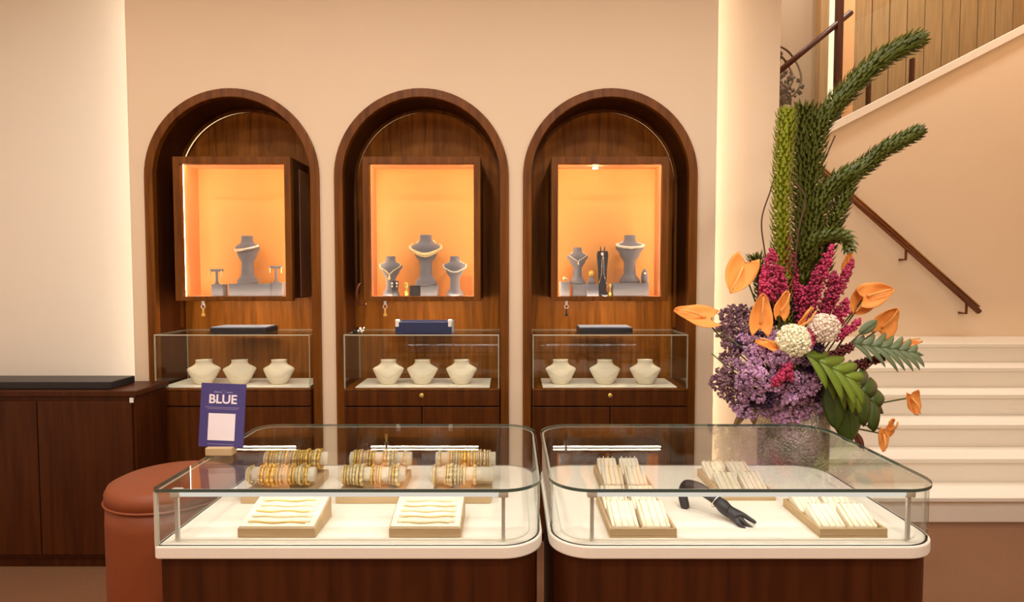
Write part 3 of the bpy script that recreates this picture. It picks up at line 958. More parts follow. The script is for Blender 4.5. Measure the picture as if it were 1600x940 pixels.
# slanted trays of the left counter
def slant_tray(px0, px1, d0, label, dep=0.15, hf=0.027, hb=0.062):
    x0, x1 = (px0 - 800) * d0 / FPX, (px1 - 800) * d0 / FPX
    y0 = CAM.y + d0
    y1 = y0 + dep
    t = thing('slanted_tray', ((x0 + x1) / 2, (y0 + y1) / 2, DK), label, 'jewellery tray', 'slanted trays in the left counter')
    prof = [(y0, DK), (y1, DK), (y1, DK + hb), (y0, DK + hf)]
    mb = MB().add([(x, a, b) for x in (x0, x1) for a, b in prof], [(3, 2, 1, 0), (4, 5, 6, 7), (0, 1, 5, 4), (1, 2, 6, 5), (2, 3, 7, 6), (3, 0, 4, 7)])
    mb.build('wedge', M['taupe'], t, bevel=0.002)
    def on(u, v, h=0.0):   # u across 0..1, v up the slope 0..1
        return Vector((x0 + (x1 - x0) * u, y0 + (y1 - y0) * v, DK + hf + (hb - hf) * v + h))
    mb = MB().add([on(.02, .02, 0.0003), on(.98, .02, 0.0003), on(.98, .98, 0.0003), on(.02, .98, 0.0003), on(.02, .02, 0.004), on(.98, .02, 0.004), on(.98, .98, 0.004), on(.02, .98, 0.004)],
                  [(3, 2, 1, 0), (4, 5, 6, 7), (0, 1, 5, 4), (1, 2, 6, 5), (2, 3, 7, 6), (3, 0, 4, 7)])
    mb.build('pad', M['linen'], t)
    for k in range(5):
        v = 0.16 + 0.165 * k
        MB().tube([on(.1, v, 0.004), on(.9, v, 0.004)], 0.0075, 8, flat=0.8).build('ridge', M['linen'], t, smooth=True)
    return on

for px0, px1, lab in ((363, 487, 'left slanted tray of chain bracelets in the left counter'), (604, 719, 'right slanted tray of chain bracelets in the left counter')):
    on = slant_tray(px0, px1, 1.615, lab)
    side = lab.split()[0]
    for k in range(5):
        v = 0.16 + 0.165 * k
        n = 46
        mb = MB()
        ph = random.uniform(0, 6)
        a0, a1 = random.uniform(.12, .18), random.uniform(.8, .88)
        for q in range(n):
            u = a0 + (a1 - a0) * q / (n - 1)
            mb.ball(on(u, v - 0.06 + 0.018 * math.sin(u * 14 + ph), 0.0095 - 0.002), 0.0018 if k % 2 else 0.0022, 6, 4)
        one('chain_bracelet', mb, M['gold' if (k + (side == 'left')) % 2 else 'palegold'], 'fine gold chain bracelet laid on the %s slanted tray' % side, 'bracelet', 'chain bracelets on the %s slanted tray' % side, smooth=True)

# bracelet bars of the left counter
def bracelet_stand(pu0, pu1, pl0, pl1, name, seed):
    random.seed(seed)
    dl, du = 1.93, 2.08
    zl = 1.56 - (744 - 430) * dl / FPX
    zu = 1.56 - (719 - 430) * du / FPX
    xl0, xl1 = (pl0 - 800) * dl / FPX, (pl1 - 800) * dl / FPX
    xu0, xu1 = (pu0 - 800) * du / FPX, (pu1 - 800) * du / FPX
    t = thing('bracelet_stand', ((xl0 + xl1) / 2, CAM.y + 2.0, DK), 'cream two-bar bracelet stand, %s of three' % name, 'bracelet stand', 'bracelet stands in the left counter')
    x0, x1 = min(xl0, xu0) + 0.01, max(xl1, xu1) - 0.01
    MB().box(x0, x1, CAM.y + dl - 0.07, CAM.y + du + 0.03, DK, DK + 0.03).build('base', M['taupe'], t, bevel=0.003)
    for nm, xa, xb, d_, z_ in (('front', xl0, xl1, dl, zl), ('rear', xu0, xu1, du, zu)):
        yy = CAM.y + d_
        MB().tube([(xa, yy, z_), (xb, yy, z_)], 0.023, 20).build('bar', M['linen'], t, smooth=True)
        MB().box((xa + xb) / 2 - 0.03, (xa + xb) / 2 + 0.03, yy - 0.008, yy + 0.008, DK + 0.03, z_ - 0.018).build('post', M['taupe'], t)
        x = xa + 0.014
        while x < xb - 0.012:
            w = random.choice((0.0028, 0.0036, 0.005))
            kind = random.choice(('gold', 'palegold', 'palegold', 'rosegold', 'gold'))
            if random.random() < 0.08:
                x += 0.022
                continue
            mb = MB()
            n = 22
            R_ = 0.0242 + w
            drop = 0.003
            pts = [(x + 0.0008 * math.sin(a * 3), yy + R_ * math.cos(a), z_ - drop + (R_ + drop * 0.6) * math.sin(a)) for a in [2 * PI * q / n for q in range(n + 1)]]
            mb.tube(pts, w, 6, cap=False)
            if random.random() < 0.6:
                for q in range(0, n, 2):
                    mb.ball(pts[q], w * 1.6, 6, 4)
            one('bangle', mb, M[kind], 'gold bangle on the %s bar of the %s bracelet stand' % (nm, name), 'bangle', 'bangles on the %s bar of the %s stand' % (nm, name), smooth=True)
            x += 2 * w + random.uniform(0.0015, 0.005)

bracelet_stand(410, 508, 382, 488, 'leftmost', 3)
bracelet_stand(545, 641, 528, 631, 'central', 4)
bracelet_stand(680, 774, 671, 771, 'rightmost', 5)

# padded trays of the right counter
def pad_tray(x0, x1, d0, d1, label, short, seed):
    random.seed(seed)
    y0, y1 = CAM.y + d0, CAM.y + d1
    t = thing('padded_tray', ((x0 + x1) / 2, (y0 + y1) / 2, DK), label, 'jewellery tray', 'padded trays in the right counter')
    e, h = 0.008, 0.026
    MB().box(x0, x1, y0, y1, DK, DK + 0.005).build('base', M['taupe'], t)
    O = [(x0, y0), (x1, y0), (x1, y1), (x0, y1)]
    I = [(x0 + e, y0 + e), (x1 - e, y0 + e), (x1 - e, y1 - e), (x0 + e, y1 - e)]
    MB().shell(O, I, DK + 0.005, DK + h).build('rim', M['taupe'], t, bevel=0.002)
    pw = (x1 - x0 - 2 * e - 0.008) / 2
    rd = (y1 - y0 - 2 * e) / 2
    for r_ in range(2):
        for c_ in range(2):
            px0 = x0 + e + c_ * (pw + 0.008) + 0.002
            px1 = px0 + pw - 0.004
            ya = y0 + e + 0.018 + r_ * rd
            yb = ya + rd - 0.025
            za, zb = DK + 0.022, DK + 0.058
            mb = MB().add([(x, a, b) for x in (px0, px1) for a, b in ((ya, DK + 0.005), (yb, DK + 0.005), (yb, zb), (ya, za))],
                          [(3, 2, 1, 0), (4, 5, 6, 7), (0, 1, 5, 4), (1, 2, 6, 5), (2, 3, 7, 6), (3, 0, 4, 7)])
            mb.build('pad', M['linen'], t, bevel=0.004)
            n = 4
            for k in range(n):
                x = px0 + (px1 - px0) * (k + 0.6 + random.uniform(-.15, .15)) / (n + 0.2)
                w = random.choice((0.0011, 0.0014, 0.002))
                pts = [(x, ya - 0.003, za - 0.012), (x, ya - 0.002, za + 0.001), (x, (ya + yb) / 2, (za + zb) / 2 + 0.003), (x, yb, zb + 0.003), (x, yb + 0.004, zb - 0.006)]
                mb = MB().tube(pts, w, 6)
                for q in range(14):
                    u = q / 13
                    mb.ball((x, ya + (yb - ya) * u, za + (zb - za) * u + 0.003), w * 1.35, 6, 3)
                one('bracelet', mb, M['palegold' if random.random() < .3 else 'linen'], 'pale gold bracelet strapped over a pad of the %s' % short, 'bracelet', 'bracelets on the %s' % short, smooth=True)

pad_tray(0.274, 0.462, 1.615, 1.885, 'padded bracelet tray at the front left of the right counter', 'front left padded tray', 11)
pad_tray(0.305, 0.475, 1.95, 2.17, 'padded bracelet tray at the back left of the right counter', 'back left padded tray', 12)
pad_tray(0.862, 1.052, 1.615, 1.84, 'padded bracelet tray at the front right of the right counter', 'front right padded tray', 13)
pad_tray(0.68, 0.86, 1.885, 2.13, 'padded bracelet tray behind the black hand', 'padded tray behind the hand', 14)

# black display hand
hd = thing('display_hand', W(1095, 795, -1.6), 'black mannequin hand wearing a silver bracelet in the right counter', 'display hand')
def hp(px, py, d_):
    return W(px, py, CAM.y + d_)
me = bpy.data.meshes.new('hand')
hv = [hp(1072, 797, 1.822), hp(1066, 772, 1.84), hp(1072, 756, 1.83), hp(1093, 762, 1.80), hp(1116, 778, 1.77), hp(1133, 794, 1.74), hp(1146, 803, 1.72),
      hp(1150, 812, 1.72), # thumb base
      hp(1154, 818, 1.70),
      hp(1160, 803, 1.71), hp(1172, 811, 1.70), hp(1182, 817, 1.69),
      hp(1159, 813, 1.70), hp(1170, 823, 1.69), hp(1183, 829, 1.68),
      hp(1154, 818, 1.69), hp(1164, 827, 1.68), hp(1172, 829, 1.675)]
hr_ = [.015, .016, .02, .02, .017, .02, .018, .009, .006, .008, .007, .005, .008, .007, .005, .0075, .006, .0045]
he = [(0, 1), (1, 2), (2, 3), (3, 4), (4, 5), (5, 6), (5, 7), (7, 8), (6, 9), (9, 10), (10, 11), (6, 12), (12, 13), (13, 14), (6, 15), (15, 16), (16, 17)]
me.from_pydata([tuple(v - hd.location) for v in hv], he, [])
me.materials.append(M['black'])
ho = bpy.data.objects.new('hand', me)
COL.objects.link(ho)
ho.parent = hd
sk = ho.modifiers.new('skin', 'SKIN')
for k, sv in enumerate(me.skin_vertices[0].data):
    sv.radius = (hr_[k], hr_[k])
    sv.use_root = (k == 0)
ho.modifiers.new('sub', 'SUBSURF').levels = 2
ho.modifiers['sub'].render_levels = 2
c = hp(1121, 782, 1.762)
ax = (hp(1133, 794, 1.74) - hp(1116, 778, 1.77)).normalized()
ox = ax.orthogonal().normalized(); oy = ax.cross(ox)
mb = MB().tube([c + (ox * math.cos(a) + oy * math.sin(a)) * 0.0245 for a in [2 * PI * q / 24 for q in range(25)]], 0.002, 6, cap=False)
one('hand_bracelet', mb, M['silver'], 'thin silver bracelet around the black display hand', 'bracelet', smooth=True)

# blue sign on the left counter
ys = -1.515
p0 = W(345, 712, ys)
sg = thing('counter_sign', (p0.x, ys, GT), 'blue BLUE sign card on a wooden block on the left counter', 'sign')
MB().box(p0.x - 0.041, p0.x + 0.045, ys - 0.02, ys + 0.02, GT, GT + 0.026).build('block', M['taupe'], sg, bevel=0.003)
Tm = Matrix.Translation((p0.x + 0.001, ys, GT + 0.024)) @ Matrix.Rotation(math.radians(2.2), 4, 'Y') @ Matrix.Rotation(math.radians(-4), 4, 'X')
cw, ch = 0.072, 0.205
cd = MB().box(-cw, cw, -0.003, 0.003, 0, ch, T=Tm).build('card', M['sign'], sg)
# wording
cu = bpy.data.curves.new('lettering', 'FONT')
cu.body = 'BLUE'
cu.size = 0.040
cu.align_x = 'CENTER'
cu.extrude = 0.0002
cu.offset = 0.0009
tob = bpy.data.objects.new('lettering_tmp', cu)
COL.objects.link(tob)
dg = bpy.context.evaluated_depsgraph_get()
tme = bpy.data.meshes.new_from_object(tob.evaluated_get(dg))
bpy.data.objects.remove(tob)
TT = Tm @ Matrix.Translation((0.0, -0.0033, ch - 0.0635)) @ Matrix.Rotation(PI / 2, 4, 'X') @ Matrix.Scale(1.02, 4, (1, 0, 0))
tme.transform(Matrix.Translation(-sg.location) @ TT)
tme.materials.clear(); tme.materials.append(M['print'])
to = bpy.data.objects.new('lettering', tme)
COL.objects.link(to); to.parent = cd
random.seed(5)
mb = MB()
x = -0.030
while x < 0.030:
    w = random.uniform(0.0012, 0.003)
    if abs(x) > 0.007:
        mb.box(x, x + w, -0.0036, -0.003, ch - 0.030, ch - 0.0265 + random.uniform(0, 0.0015), T=Tm)
    x += w + 0.0009
for k in range(12):
    a = 2 * PI * k / 12
    mb.box(0.0055 * math.cos(a) - 0.0007, 0.0055 * math.cos(a) + 0.0007, -0.0036, -0.003, ch - 0.0265 + 0.0055 * math.sin(a) - 0.0007, ch - 0.0265 + 0.0055 * math.sin(a) + 0.0007, T=Tm)
mb.build('small_print', M['print_dim'], cd)
mb = MB()
for row, (half, zz_) in enumerate(((0.055, 0.078), (0.048, 0.083))):
    x = -half
    while x < half:
        w = random.uniform(0.0015, 0.004)
        mb.box(x, x + w, -0.0036, -0.003, ch - zz_, ch - zz_ + 0.002, T=Tm)
        x += w + 0.001
mb.build('small_print', M['print_dim'], cd)['kind'] = 'stuff'
MB().box(-0.042, 0.042, -0.0036, -0.003, 0.009, 0.0105, T=Tm).build('print_line', M['print_dim'], cd)
MB().box(-0.0435, 0.0435, -0.0036, -0.003, 0.0215, 0.1085, T=Tm).build('blank_square', M['print'], cd)

# ================================================================== LEFT SIDE: stool, wooden counter
sc_ = Vector((-1.285, -1.2, 0))
t = thing('leather_stool', sc_, 'tall round tan leather stool left of the glass counter', 'stool')
prof = [(0.195, 0.05), (0.207, 0.07), (0.212, 0.3), (0.213, 0.66), (0.21, 0.735)]
MB().lathe(prof, sc_, 48, sx=1.05).build('body', M['leather'], t, smooth=True)
MB().lathe([(0.205, 0.735), (0.214, 0.742), (0.214, 0.77), (0.205, 0.79), (0.18, 0.802), (0.09, 0.806), (0.01, 0.807)], sc_, 48, sx=1.05).build('seat_cushion', M['leather'], t, smooth=True)
MB().tube([sc_ + Vector((0.2145 * 1.05 * math.cos(a), 0.2145 * math.sin(a), 0.738)) for a in [2 * PI * q / 48 for q in range(49)]], 0.005, 6, cap=False).build('piping', M['leather'], t, smooth=True)
MB().lathe([(0.18, 0), (0.185, 0.05)], sc_, 40, sx=1.05).build('plinth', M['wood_dark'], t)

t = thing('wooden_counter', (-2.7, 0.0, 0), 'dark walnut counter against the bright left wall', 'counter')
x0, x1, y0, y1 = -3.65, -1.985, -0.3, 0.2
x1 = -2.215
xr = W(214, 640, -0.34).x
MB().box(x0, xr - 0.012, -0.33, -0.06, 0.06, 0.925).build('body', M['wood_dark'], t)
MB().box(x0, xr - 0.03, -0.31, -0.07, 0.0, 0.06).build('plinth', M['wood_dark'], t)
MB().box(x0, xr, -0.345, -0.05, 0.925, 0.955).build('top', M['wood_dark'], t, bevel=0.004)
xx = xr - 0.02
for k in range(3):
    MB().box(xx - 0.5, xx - 0.006, -0.345, -0.331, 0.08, 0.9).build('door', M['wood_dark'], t, bevel=0.003)
    xx -= 0.5
MB().box(xr - 0.03, xr - 0.012, -0.352, -0.345, 0.895, 0.92).build('plate', M['white_metal'], t)
p = W(193, 600, -0.2)
one('dark_case', MB().box(x0 + 0.2, p.x, -0.3, -0.1, 0.9555, 0.995), M['black'], 'flat black case lying on the walnut side counter', 'case', bevel=0.004)

# ================================================================== FLOWER ARRANGEMENT
YV = -0.72
vc = W(1238, 690, YV); vc.z = 0.60
ped = thing('round_pedestal', (vc.x, YV, 0), 'round walnut pedestal carrying the flower vase', 'pedestal')
MB().lathe([(0.24, 0), (0.25, 0.02), (0.25, 0.05), (0.23, 0.06)], (vc.x, YV, 0), 40).build('foot', M['wood_dark'], ped)
MB().lathe([(0.20, 0.06), (0.20, 0.565)], (vc.x, YV, 0), 40).build('column', M['wood_dark'], ped)
MB().lathe([(0.25, 0.565), (0.26, 0.575), (0.26, 0.595), (0.255, 0.60), (0.01, 0.60)], (vc.x, YV, 0), 40).build('top', M['wood_dark'], ped)
vs_ = thing('flower_vase', (vc.x, YV, 0.6), 'silvery textured cylindrical vase under the flowers', 'vase')
MB().lathe([(0.14, 0), (0.15, 0.01), (0.152, 0.2), (0.155, 0.4)], (vc.x, YV, 0.6), 40).build('body', M['vase'], vs_, smooth=True)
MB().lathe([(0.155, 0.4), (0.159, 0.405), (0.157, 0.412), (0.145, 0.41), (0.14, 0.395)], (vc.x, YV, 0.6), 40).build('rim', M['silver'], vs_, smooth=True)
HEART = Vector((vc.x, YV, 1.0))     # where the stems gather

def stem_to(tip, bend=0.5, n=14, start=None):
    a = Vector(start) if start is not None else HEART + Vector((random.uniform(-0.08, 0.08), random.uniform(-0.08, 0.08), -0.05))
    mid = (a + Vector(tip)) / 2 + Vector((0, 0, 0.06 * bend))
    return smooth_path([a, mid, tip], n)

def frame(tipdir, normal):
    y_ = tipdir.normalized()
    n_ = (normal - y_ * normal.dot(y_)).normalized()
    x_ = y_.cross(n_).normalized()
    return x_, y_, n_

def anthurium(px, py, wpx, hpx, ang, Y, facing, label, spd=0.7):
    """ang: direction of the tip in the picture plane (deg, 0 = right, 90 = up)."""
    c = W(px, py, Y)
    s_ = (Y - CAM.y) / FPX
    w, h = wpx * s_, hpx * s_
    td = Vector((math.cos(math.radians(ang)), 0, math.sin(math.radians(ang))))
    x_, y_, n_ = frame(td, Vector(facing))
    base = c - y_ * h * 0.3
    t = thing('anthurium', base, label, 'flower', 'orange anthuriums in the arrangement')
    # heart outline as grid of rows
    rows, colsN = 14, 8
    vs, fs = [], []
    for r in range(rows + 1):
        u = r / rows
        half = 0.5 * w * (math.sin(PI * min(1, (0.16 + 0.84 * u) ** 0.85)) ** 0.75 if u < 1 else 0.0)
        yy = -0.22 * h + h * 1.0 * u
        for q in range(colsN + 1):
            v = -1 + 2 * q / colsN
            lobe = -0.12 * h * (1 - u) * (abs(v) ** 1.0) * (1 if u < 0.4 else 0.3)
            cup = 0.14 * w * (v * v) + 0.10 * h * (u - 0.3) ** 2 * 2
            vs.append(base + x_ * (half * v) + y_ * (yy + lobe + 0.1 * h * (1 - abs(v)) * (1 if r == 0 else 0)) + n_ * (cup + 0.004 * math.sin(9 * u + 5 * v)))
    for r in range(rows):
        for q in range(colsN):
            a = r * (colsN + 1) + q
            fs.append((a, a + 1, a + colsN + 2, a + colsN + 1))
    o = MB().add(vs, fs).build('spathe', M['anth'], t, smooth=True)
    sd = o.modifiers.new('thick', 'SOLIDIFY'); sd.thickness = 0.0025
    MB().tube(smooth_path([base + n_ * 0.004, base + n_ * 0.03 + y_ * h * spd * 0.5, base + n_ * 0.035 + y_ * h * spd], 10), lambda u: 0.0065 * (1 - 0.55 * u), 8).build('spadix', M['anth_tip'], t, smooth=True)
    MB().tube(stem_to(base - n_ * 0.003, random.uniform(-.3, .3)), 0.0035, 6).build('stem', M['stem'], t, smooth=True)

random.seed(21)
F = (0, -1, 0.15)
ANTH = [
    (1153, 433, 46, 58, 245, -0.86, (-0.25, -1, 0.1), 'large orange anthurium standing highest on the left, before the pale pier'),
    (1082, 494, 40, 66, 172, -0.86, (0.1, -0.8, 0.6), 'orange anthurium reaching out farthest left over the arch frame'),
    (1189, 487, 34, 60, 88, -0.98, (-0.2, -1, 0.1), 'teardrop orange anthurium left of the twin one under the magenta plumes'),
    (1221, 474, 28, 42, 80, -0.98, (0.35, -1, 0.1), 'smaller upright orange anthurium under the magenta plumes'),
    (1254, 498, 16, 46, 65, -0.95, (0.8, -0.8, 0.1), 'narrow orange anthurium beside the cream hydrangea'),
    (1199, 541, 24, 44, 170, -1.0, (0, -0.6, 0.9), 'low folded orange anthurium among the lilac statice'),
    (1368, 459, 40, 48, 15, -0.75, (0.1, -1, 0.3), 'orange anthurium with pale spadix, highest at the right'),
    (1342, 474, 40, 44, 230, -0.72, (0.1, -1, 0.2), 'orange anthurium tucked behind the highest right one'),
    (1384, 500, 40, 46, 60, -0.7, (0.2, -1, 0.2), 'orange anthurium above the grey-green palm leaf'),
    (1322, 410, 18, 34, 85, -0.62, (0.3, -1, 0.1), 'orange anthurium bud below the curled dark branch'),
    (1425, 631, 30, 34, 280, -0.72, (0.3, -1, 0.1), 'orange anthurium before the steps, far lower right'),
    (1390, 665, 16, 26, 80, -0.85, (0.3, -1, 0.1), 'small orange anthurium bud above the counter edge'),
    (1380, 688, 16, 34, 265, -0.85, (-0.3, -1, 0.1), 'small drooping orange anthurium bud above the counter edge'),
    (1412, 540, 14, 56, 5, -0.66, (0.1, -0.5, 0.9), 'flat orange anthurium behind the grey-green palm leaf'),
]
for a in ANTH:
    anthurium(a[0], a[1], a[2], a[3], a[4], a[5], a[6], a[7])

# magenta plumes
def plume(b_, t_, wpx, Y, mat, label, group):
    p0, p1 = W(b_[0], b_[1], Y), W(t_[0], t_[1], Y + random.uniform(-.03, .03))
    s_ = (Y - CAM.y) / FPX
    rad = wpx * s_ / 2
    t = thing('celosia_plume', p0, label, 'flower', group)
    mb = MB()
    L_ = (p1 - p0).length
    n = int(70 + L_ * 900)
    for k in range(n):
        u = random.random() ** 0.9
        c = p0 + (p1 - p0) * u
        r = rad * (math.sin(PI * (0.18 + 0.8 * u)) ** 0.6) * random.uniform(0.35, 1.0)
        a = random.uniform(0, 2 * PI)
        off = Vector((math.cos(a), math.sin(a), 0)) * r + Vector((0, 0, random.uniform(-.01, .015)))
        mb.octa(c + off, random.uniform(0.005, 0.0095))
    o = mb.build('plume', M[mat], t, smooth=True)
    o['kind'] = 'stuff'
    MB().tube(stem_to(p0 + (p1 - p0) * 0.6, 0.2), 0.004, 6).build('stem', M['stem_br'], t)

PL = [((1216, 470), (1232, 368), 17, -0.84, 'mag'), ((1202, 470), (1206, 392), 26, -0.90, 'mag'), ((1196, 478), (1194, 420), 20, -0.92, 'mag'),
      ((1238, 470), (1242, 398), 16, -0.82, 'mag'), ((1220, 490), (1218, 420), 24, -0.88, 'mag'), ((1260, 480), (1300, 386), 26, -0.82, 'mag'),
      ((1262, 500), (1276, 424), 26, -0.86, 'mag'), ((1290, 490), (1332, 408), 20, -0.80, 'mag'), ((1285, 500), (1306, 428), 26, -0.84, 'mag'),
      ((1250, 505), (1252, 450), 26, -0.84, 'mag'), ((1300, 515), (1324, 470), 24, -0.82, 'mag'), ((1240, 505), (1236, 468), 24, -0.80, 'plum'),
      ((1305, 530), (1342, 503), 20, -0.82, 'mag'), ((1205, 505), (1212, 470), 24, -0.80, 'plum'), ((1228, 592), (1232, 570), 22, -1.03, 'mag'),
      ((1212, 600), (1222, 586), 16, -1.03, 'mag'), ((1268, 560), (1280, 536), 24, -0.94, 'plum'), ((1300, 560), (1330, 540), 24, -0.82, 'leafr'),
      ((1340, 570), (1385, 556), 20, -0.74, 'leafr'), ((1320, 580), (1352, 566), 24, -0.78, 'leafr'), ((1262, 540), (1268, 518), 18, -0.99, 'mag')]
TALL_PL = sorted([k for k, q in enumerate(PL) if q[4] == 'mag' and not (q[0][1] > 550 or q[1][1] > 500)], key=lambda k: PL[k][1][0])
LOW_PL = sorted([k for k, q in enumerate(PL) if q[4] == 'mag' and k not in TALL_PL], key=lambda k: PL[k][1][0])
PLUM_PL = sorted([k for k, q in enumerate(PL) if q[4] == 'plum'], key=lambda k: PL[k][1][0])
MAR_PL = sorted([k for k, q in enumerate(PL) if q[4] == 'leafr'], key=lambda k: PL[k][1][0])
ORD = ('leftmost', 'second from the left', 'third from the left', 'fourth from the left', 'fifth from the left', 'sixth from the left', 'seventh from the left', 'eighth from the left', 'ninth from the left', 'tenth from the left', 'eleventh from the left', 'twelfth from the left')
def ordn(lst, k):
    return 'rightmost' if k == lst[-1] else ORD[lst.index(k)]
for k, q in enumerate(PL):
    if q[4] == 'mag':
        low = q[0][1] > 550 or q[1][1] > 500
        lab = 'short magenta celosia tuft among lilac statice and hydrangeas, ' + ordn(LOW_PL, k) if low else 'tall feathery magenta celosia plume, %s by its tip' % ordn(TALL_PL, k)
        grp = 'magenta celosia tufts' if low else 'tall magenta celosia plumes'
    elif q[4] == 'plum':
        lab, grp = 'dark plum flower spray around the hydrangeas, ' + ordn(PLUM_PL, k), 'dark plum sprays'
    else:
        lab, grp = 'dark maroon foliage spray by the grey-green palm leaf, ' + ordn(MAR_PL, k), 'maroon sprays'
    plume(q[0], q[1], q[2], q[3], q[4], lab, grp)

# statice sprigs
def sprig(px, py, rpx, Y, mat, label, group):
    c = W(px, py, Y)
    s_ = (Y - CAM.y) / FPX
    r = rpx * s_
    t = thing('statice_sprig', c, label, 'flower', group)
    mb = MB()
    n = 58
    for k in range(n):
        d = Vector((random.gauss(0, 1), random.gauss(0, 1), random.gauss(0, 1)))
        d = d.normalized() * r * random.uniform(0.35, 1.0) ** 0.6
        mb.octa(c + d, random.uniform(0.17, 0.30) * r)
    o = mb.build('florets', M[mat], t)
    o['kind'] = 'stuff'
    st_ = stem_to(c, 0.2, 8)
    MB().tube(st_, 0.0025, 5).build('stem', M['stem_br'], t)

random.seed(33)
spots = []
tries = 0
def in_mass(px, py):
    # the lilac mass: broad cushion spilling over the rim
    e1 = ((px - 1202) / 84.0) ** 2 + ((py - 585) / 72.0) ** 2
    e2 = ((px - 1262) / 50.0) ** 2 + ((py - 620) / 44.0) ** 2
    e3 = ((px - 1165) / 42.0) ** 2 + ((py - 520) / 42.0) ** 2
    return e1 < 1 or e2 < 1 or e3 < 1
while len(spots) < 100 and tries < 12000:
    tries += 1
    px, py = random.uniform(1112, 1310), random.uniform(480, 655)
    if not in_mass(px, py):
        continue
    if any((px - a) ** 2 + (py - b) ** 2 < 11.0 ** 2 for a, b in spots):
        continue
    spots.append((px, py))
for px, py in spots:
    e = ((px - 1215) / 100.0) ** 2 + ((py - 580) / 90.0) ** 2
    Y = -1.0 + 0.2 * e + random.uniform(-.03, .03)
    r = random.uniform(9.5, 14)
    if px < 1150 or (py < 520 and px < 1190):
        sprig(px, py, r * 0.95, Y, 'dusk', 'dusky brown-purple statice sprig at the left fringe of the arrangement', 'dusky statice at the left fringe')
    elif random.random() < 0.2:
        sprig(px, py, r, Y + 0.04, 'plum', 'dark plum statice sprig in the lilac cushion', 'plum statice in the cushion')
    else:
        sprig(px, py, r, Y, 'purple', 'lilac statice sprig in the cushion over the vase', 'lilac statice in the cushion')

# hydrangeas
def hydrangea(px, py, rpx, Y, mat, label):
    c = W(px, py, Y)
    r = rpx * (Y - CAM.y) / FPX
    t = thing('hydrangea', c, label, 'flower', 'hydrangea heads')
    mb = MB()
    n = 240
    for k in range(n):
        zf = 1 - 2 * (k + 0.5) / n
        a = k * 2.39996
        d = Vector((math.sqrt(1 - zf * zf) * math.cos(a), math.sqrt(1 - zf * zf) * math.sin(a), zf))
        q = c + d * r * random.uniform(0.76, 1.0)
        mb.octa(q, r * random.uniform(0.11, 0.19))
    mb.ball(c, r * 0.72, 16, 10)
    o = mb.build('florets', M[mat], t)
    o['kind'] = 'stuff'
    MB().tube(stem_to(c, 0.1, 8), 0.005, 6).build('stem', M['stem'], t)
hydrangea(1240, 532, 25, -1.03, 'hyd', 'cream hydrangea head at the centre of the arrangement')
hydrangea(1287, 512, 23, -0.97, 'hydp', 'blush-white hydrangea head right of the cream one')

# large leaves
def split_leaf(bpx, tpx, wpx, Y, Yt, facing, n, mat, label, gap=0.3, sweep=0.5, droop=0.1, tipk=0.92, merge=0.3, cat='leaf'):
    B, T_ = W(bpx[0], bpx[1], Y), W(tpx[0], tpx[1], Yt)
    s_ = (Y - CAM.y) / FPX
    L_ = (T_ - B).length
    x_, y_, n_ = frame(T_ - B, Vector(facing))
    wid = wpx * s_ / 2
    t = thing('split_leaf', B, label, cat, 'large leaves in the arrangement')
    def mid(u):
        return B + y_ * L_ * u - n_ * droop * L_ * (u - 0.5) ** 2 * 1.0
    mb = MB()
    for side in (-1, 1):
        for k in range(n):
            u0 = 0.02 + 0.9 * k / n
            u1 = u0 + 0.9 / n
            uc = (u0 + u1) / 2
            reach = wid * (math.sin(PI * (0.15 + 0.8 * uc)) ** 0.6) * random.uniform(0.9, 1.08)
            steps = 6
            ring = []
            for q in range(steps + 1):
                v = q / steps
                full = 1.0 if v < merge else 1 - gap * ((v - merge) / (1 - merge))
                tipw = full * (1 - max(0, (v - 0.72) / 0.28) ** 2 * tipk)
                hw_ = (u1 - u0) / 2 * tipw
                sw = sweep * v * reach / L_ * (1.0)
                ca = mid(uc) + y_ * L_ * (sw)
                out = x_ * side * reach * v + n_ * (0.10 * reach * v * (1 - v) * 2 - 0.22 * reach * v * v)
                ring.append((ca + out - y_ * L_ * hw_, ca + out + y_ * L_ * hw_, ca + out + n_ * 0.02 * reach))
            vs = [p for rr in ring for p in (rr[0], rr[2], rr[1])]
            fs = []
            for q in range(steps):
                a = q * 3
                fs += [(a, a + 1, a + 4, a + 3), (a + 1, a + 2, a + 5, a + 4)]
            mb.add(vs, fs)
    # tip lobe
    tipv = [mid(0.9) - x_ * wid * .22, mid(0.9) + x_ * wid * .22, mid(1.0) + x_ * wid * .1, mid(1.06), mid(1.0) - x_ * wid * .1]
    mb.add(tipv, [(0, 1, 2, 3, 4)])
    o = mb.build('blade', M[mat], t, smooth=True)
    sd = o.modifiers.new('thick', 'SOLIDIFY'); sd.thickness = 0.0015
    MB().tube([mid(u / 10) + n_ * 0.002 for u in range(11)], lambda u: 0.004 * (1 - 0.7 * u), 6).build('midrib', M['stem'], t, smooth=True)
    MB().tube(stem_to(B, 0.1, 8), 0.004, 6).build('stem', M['stem'], t)

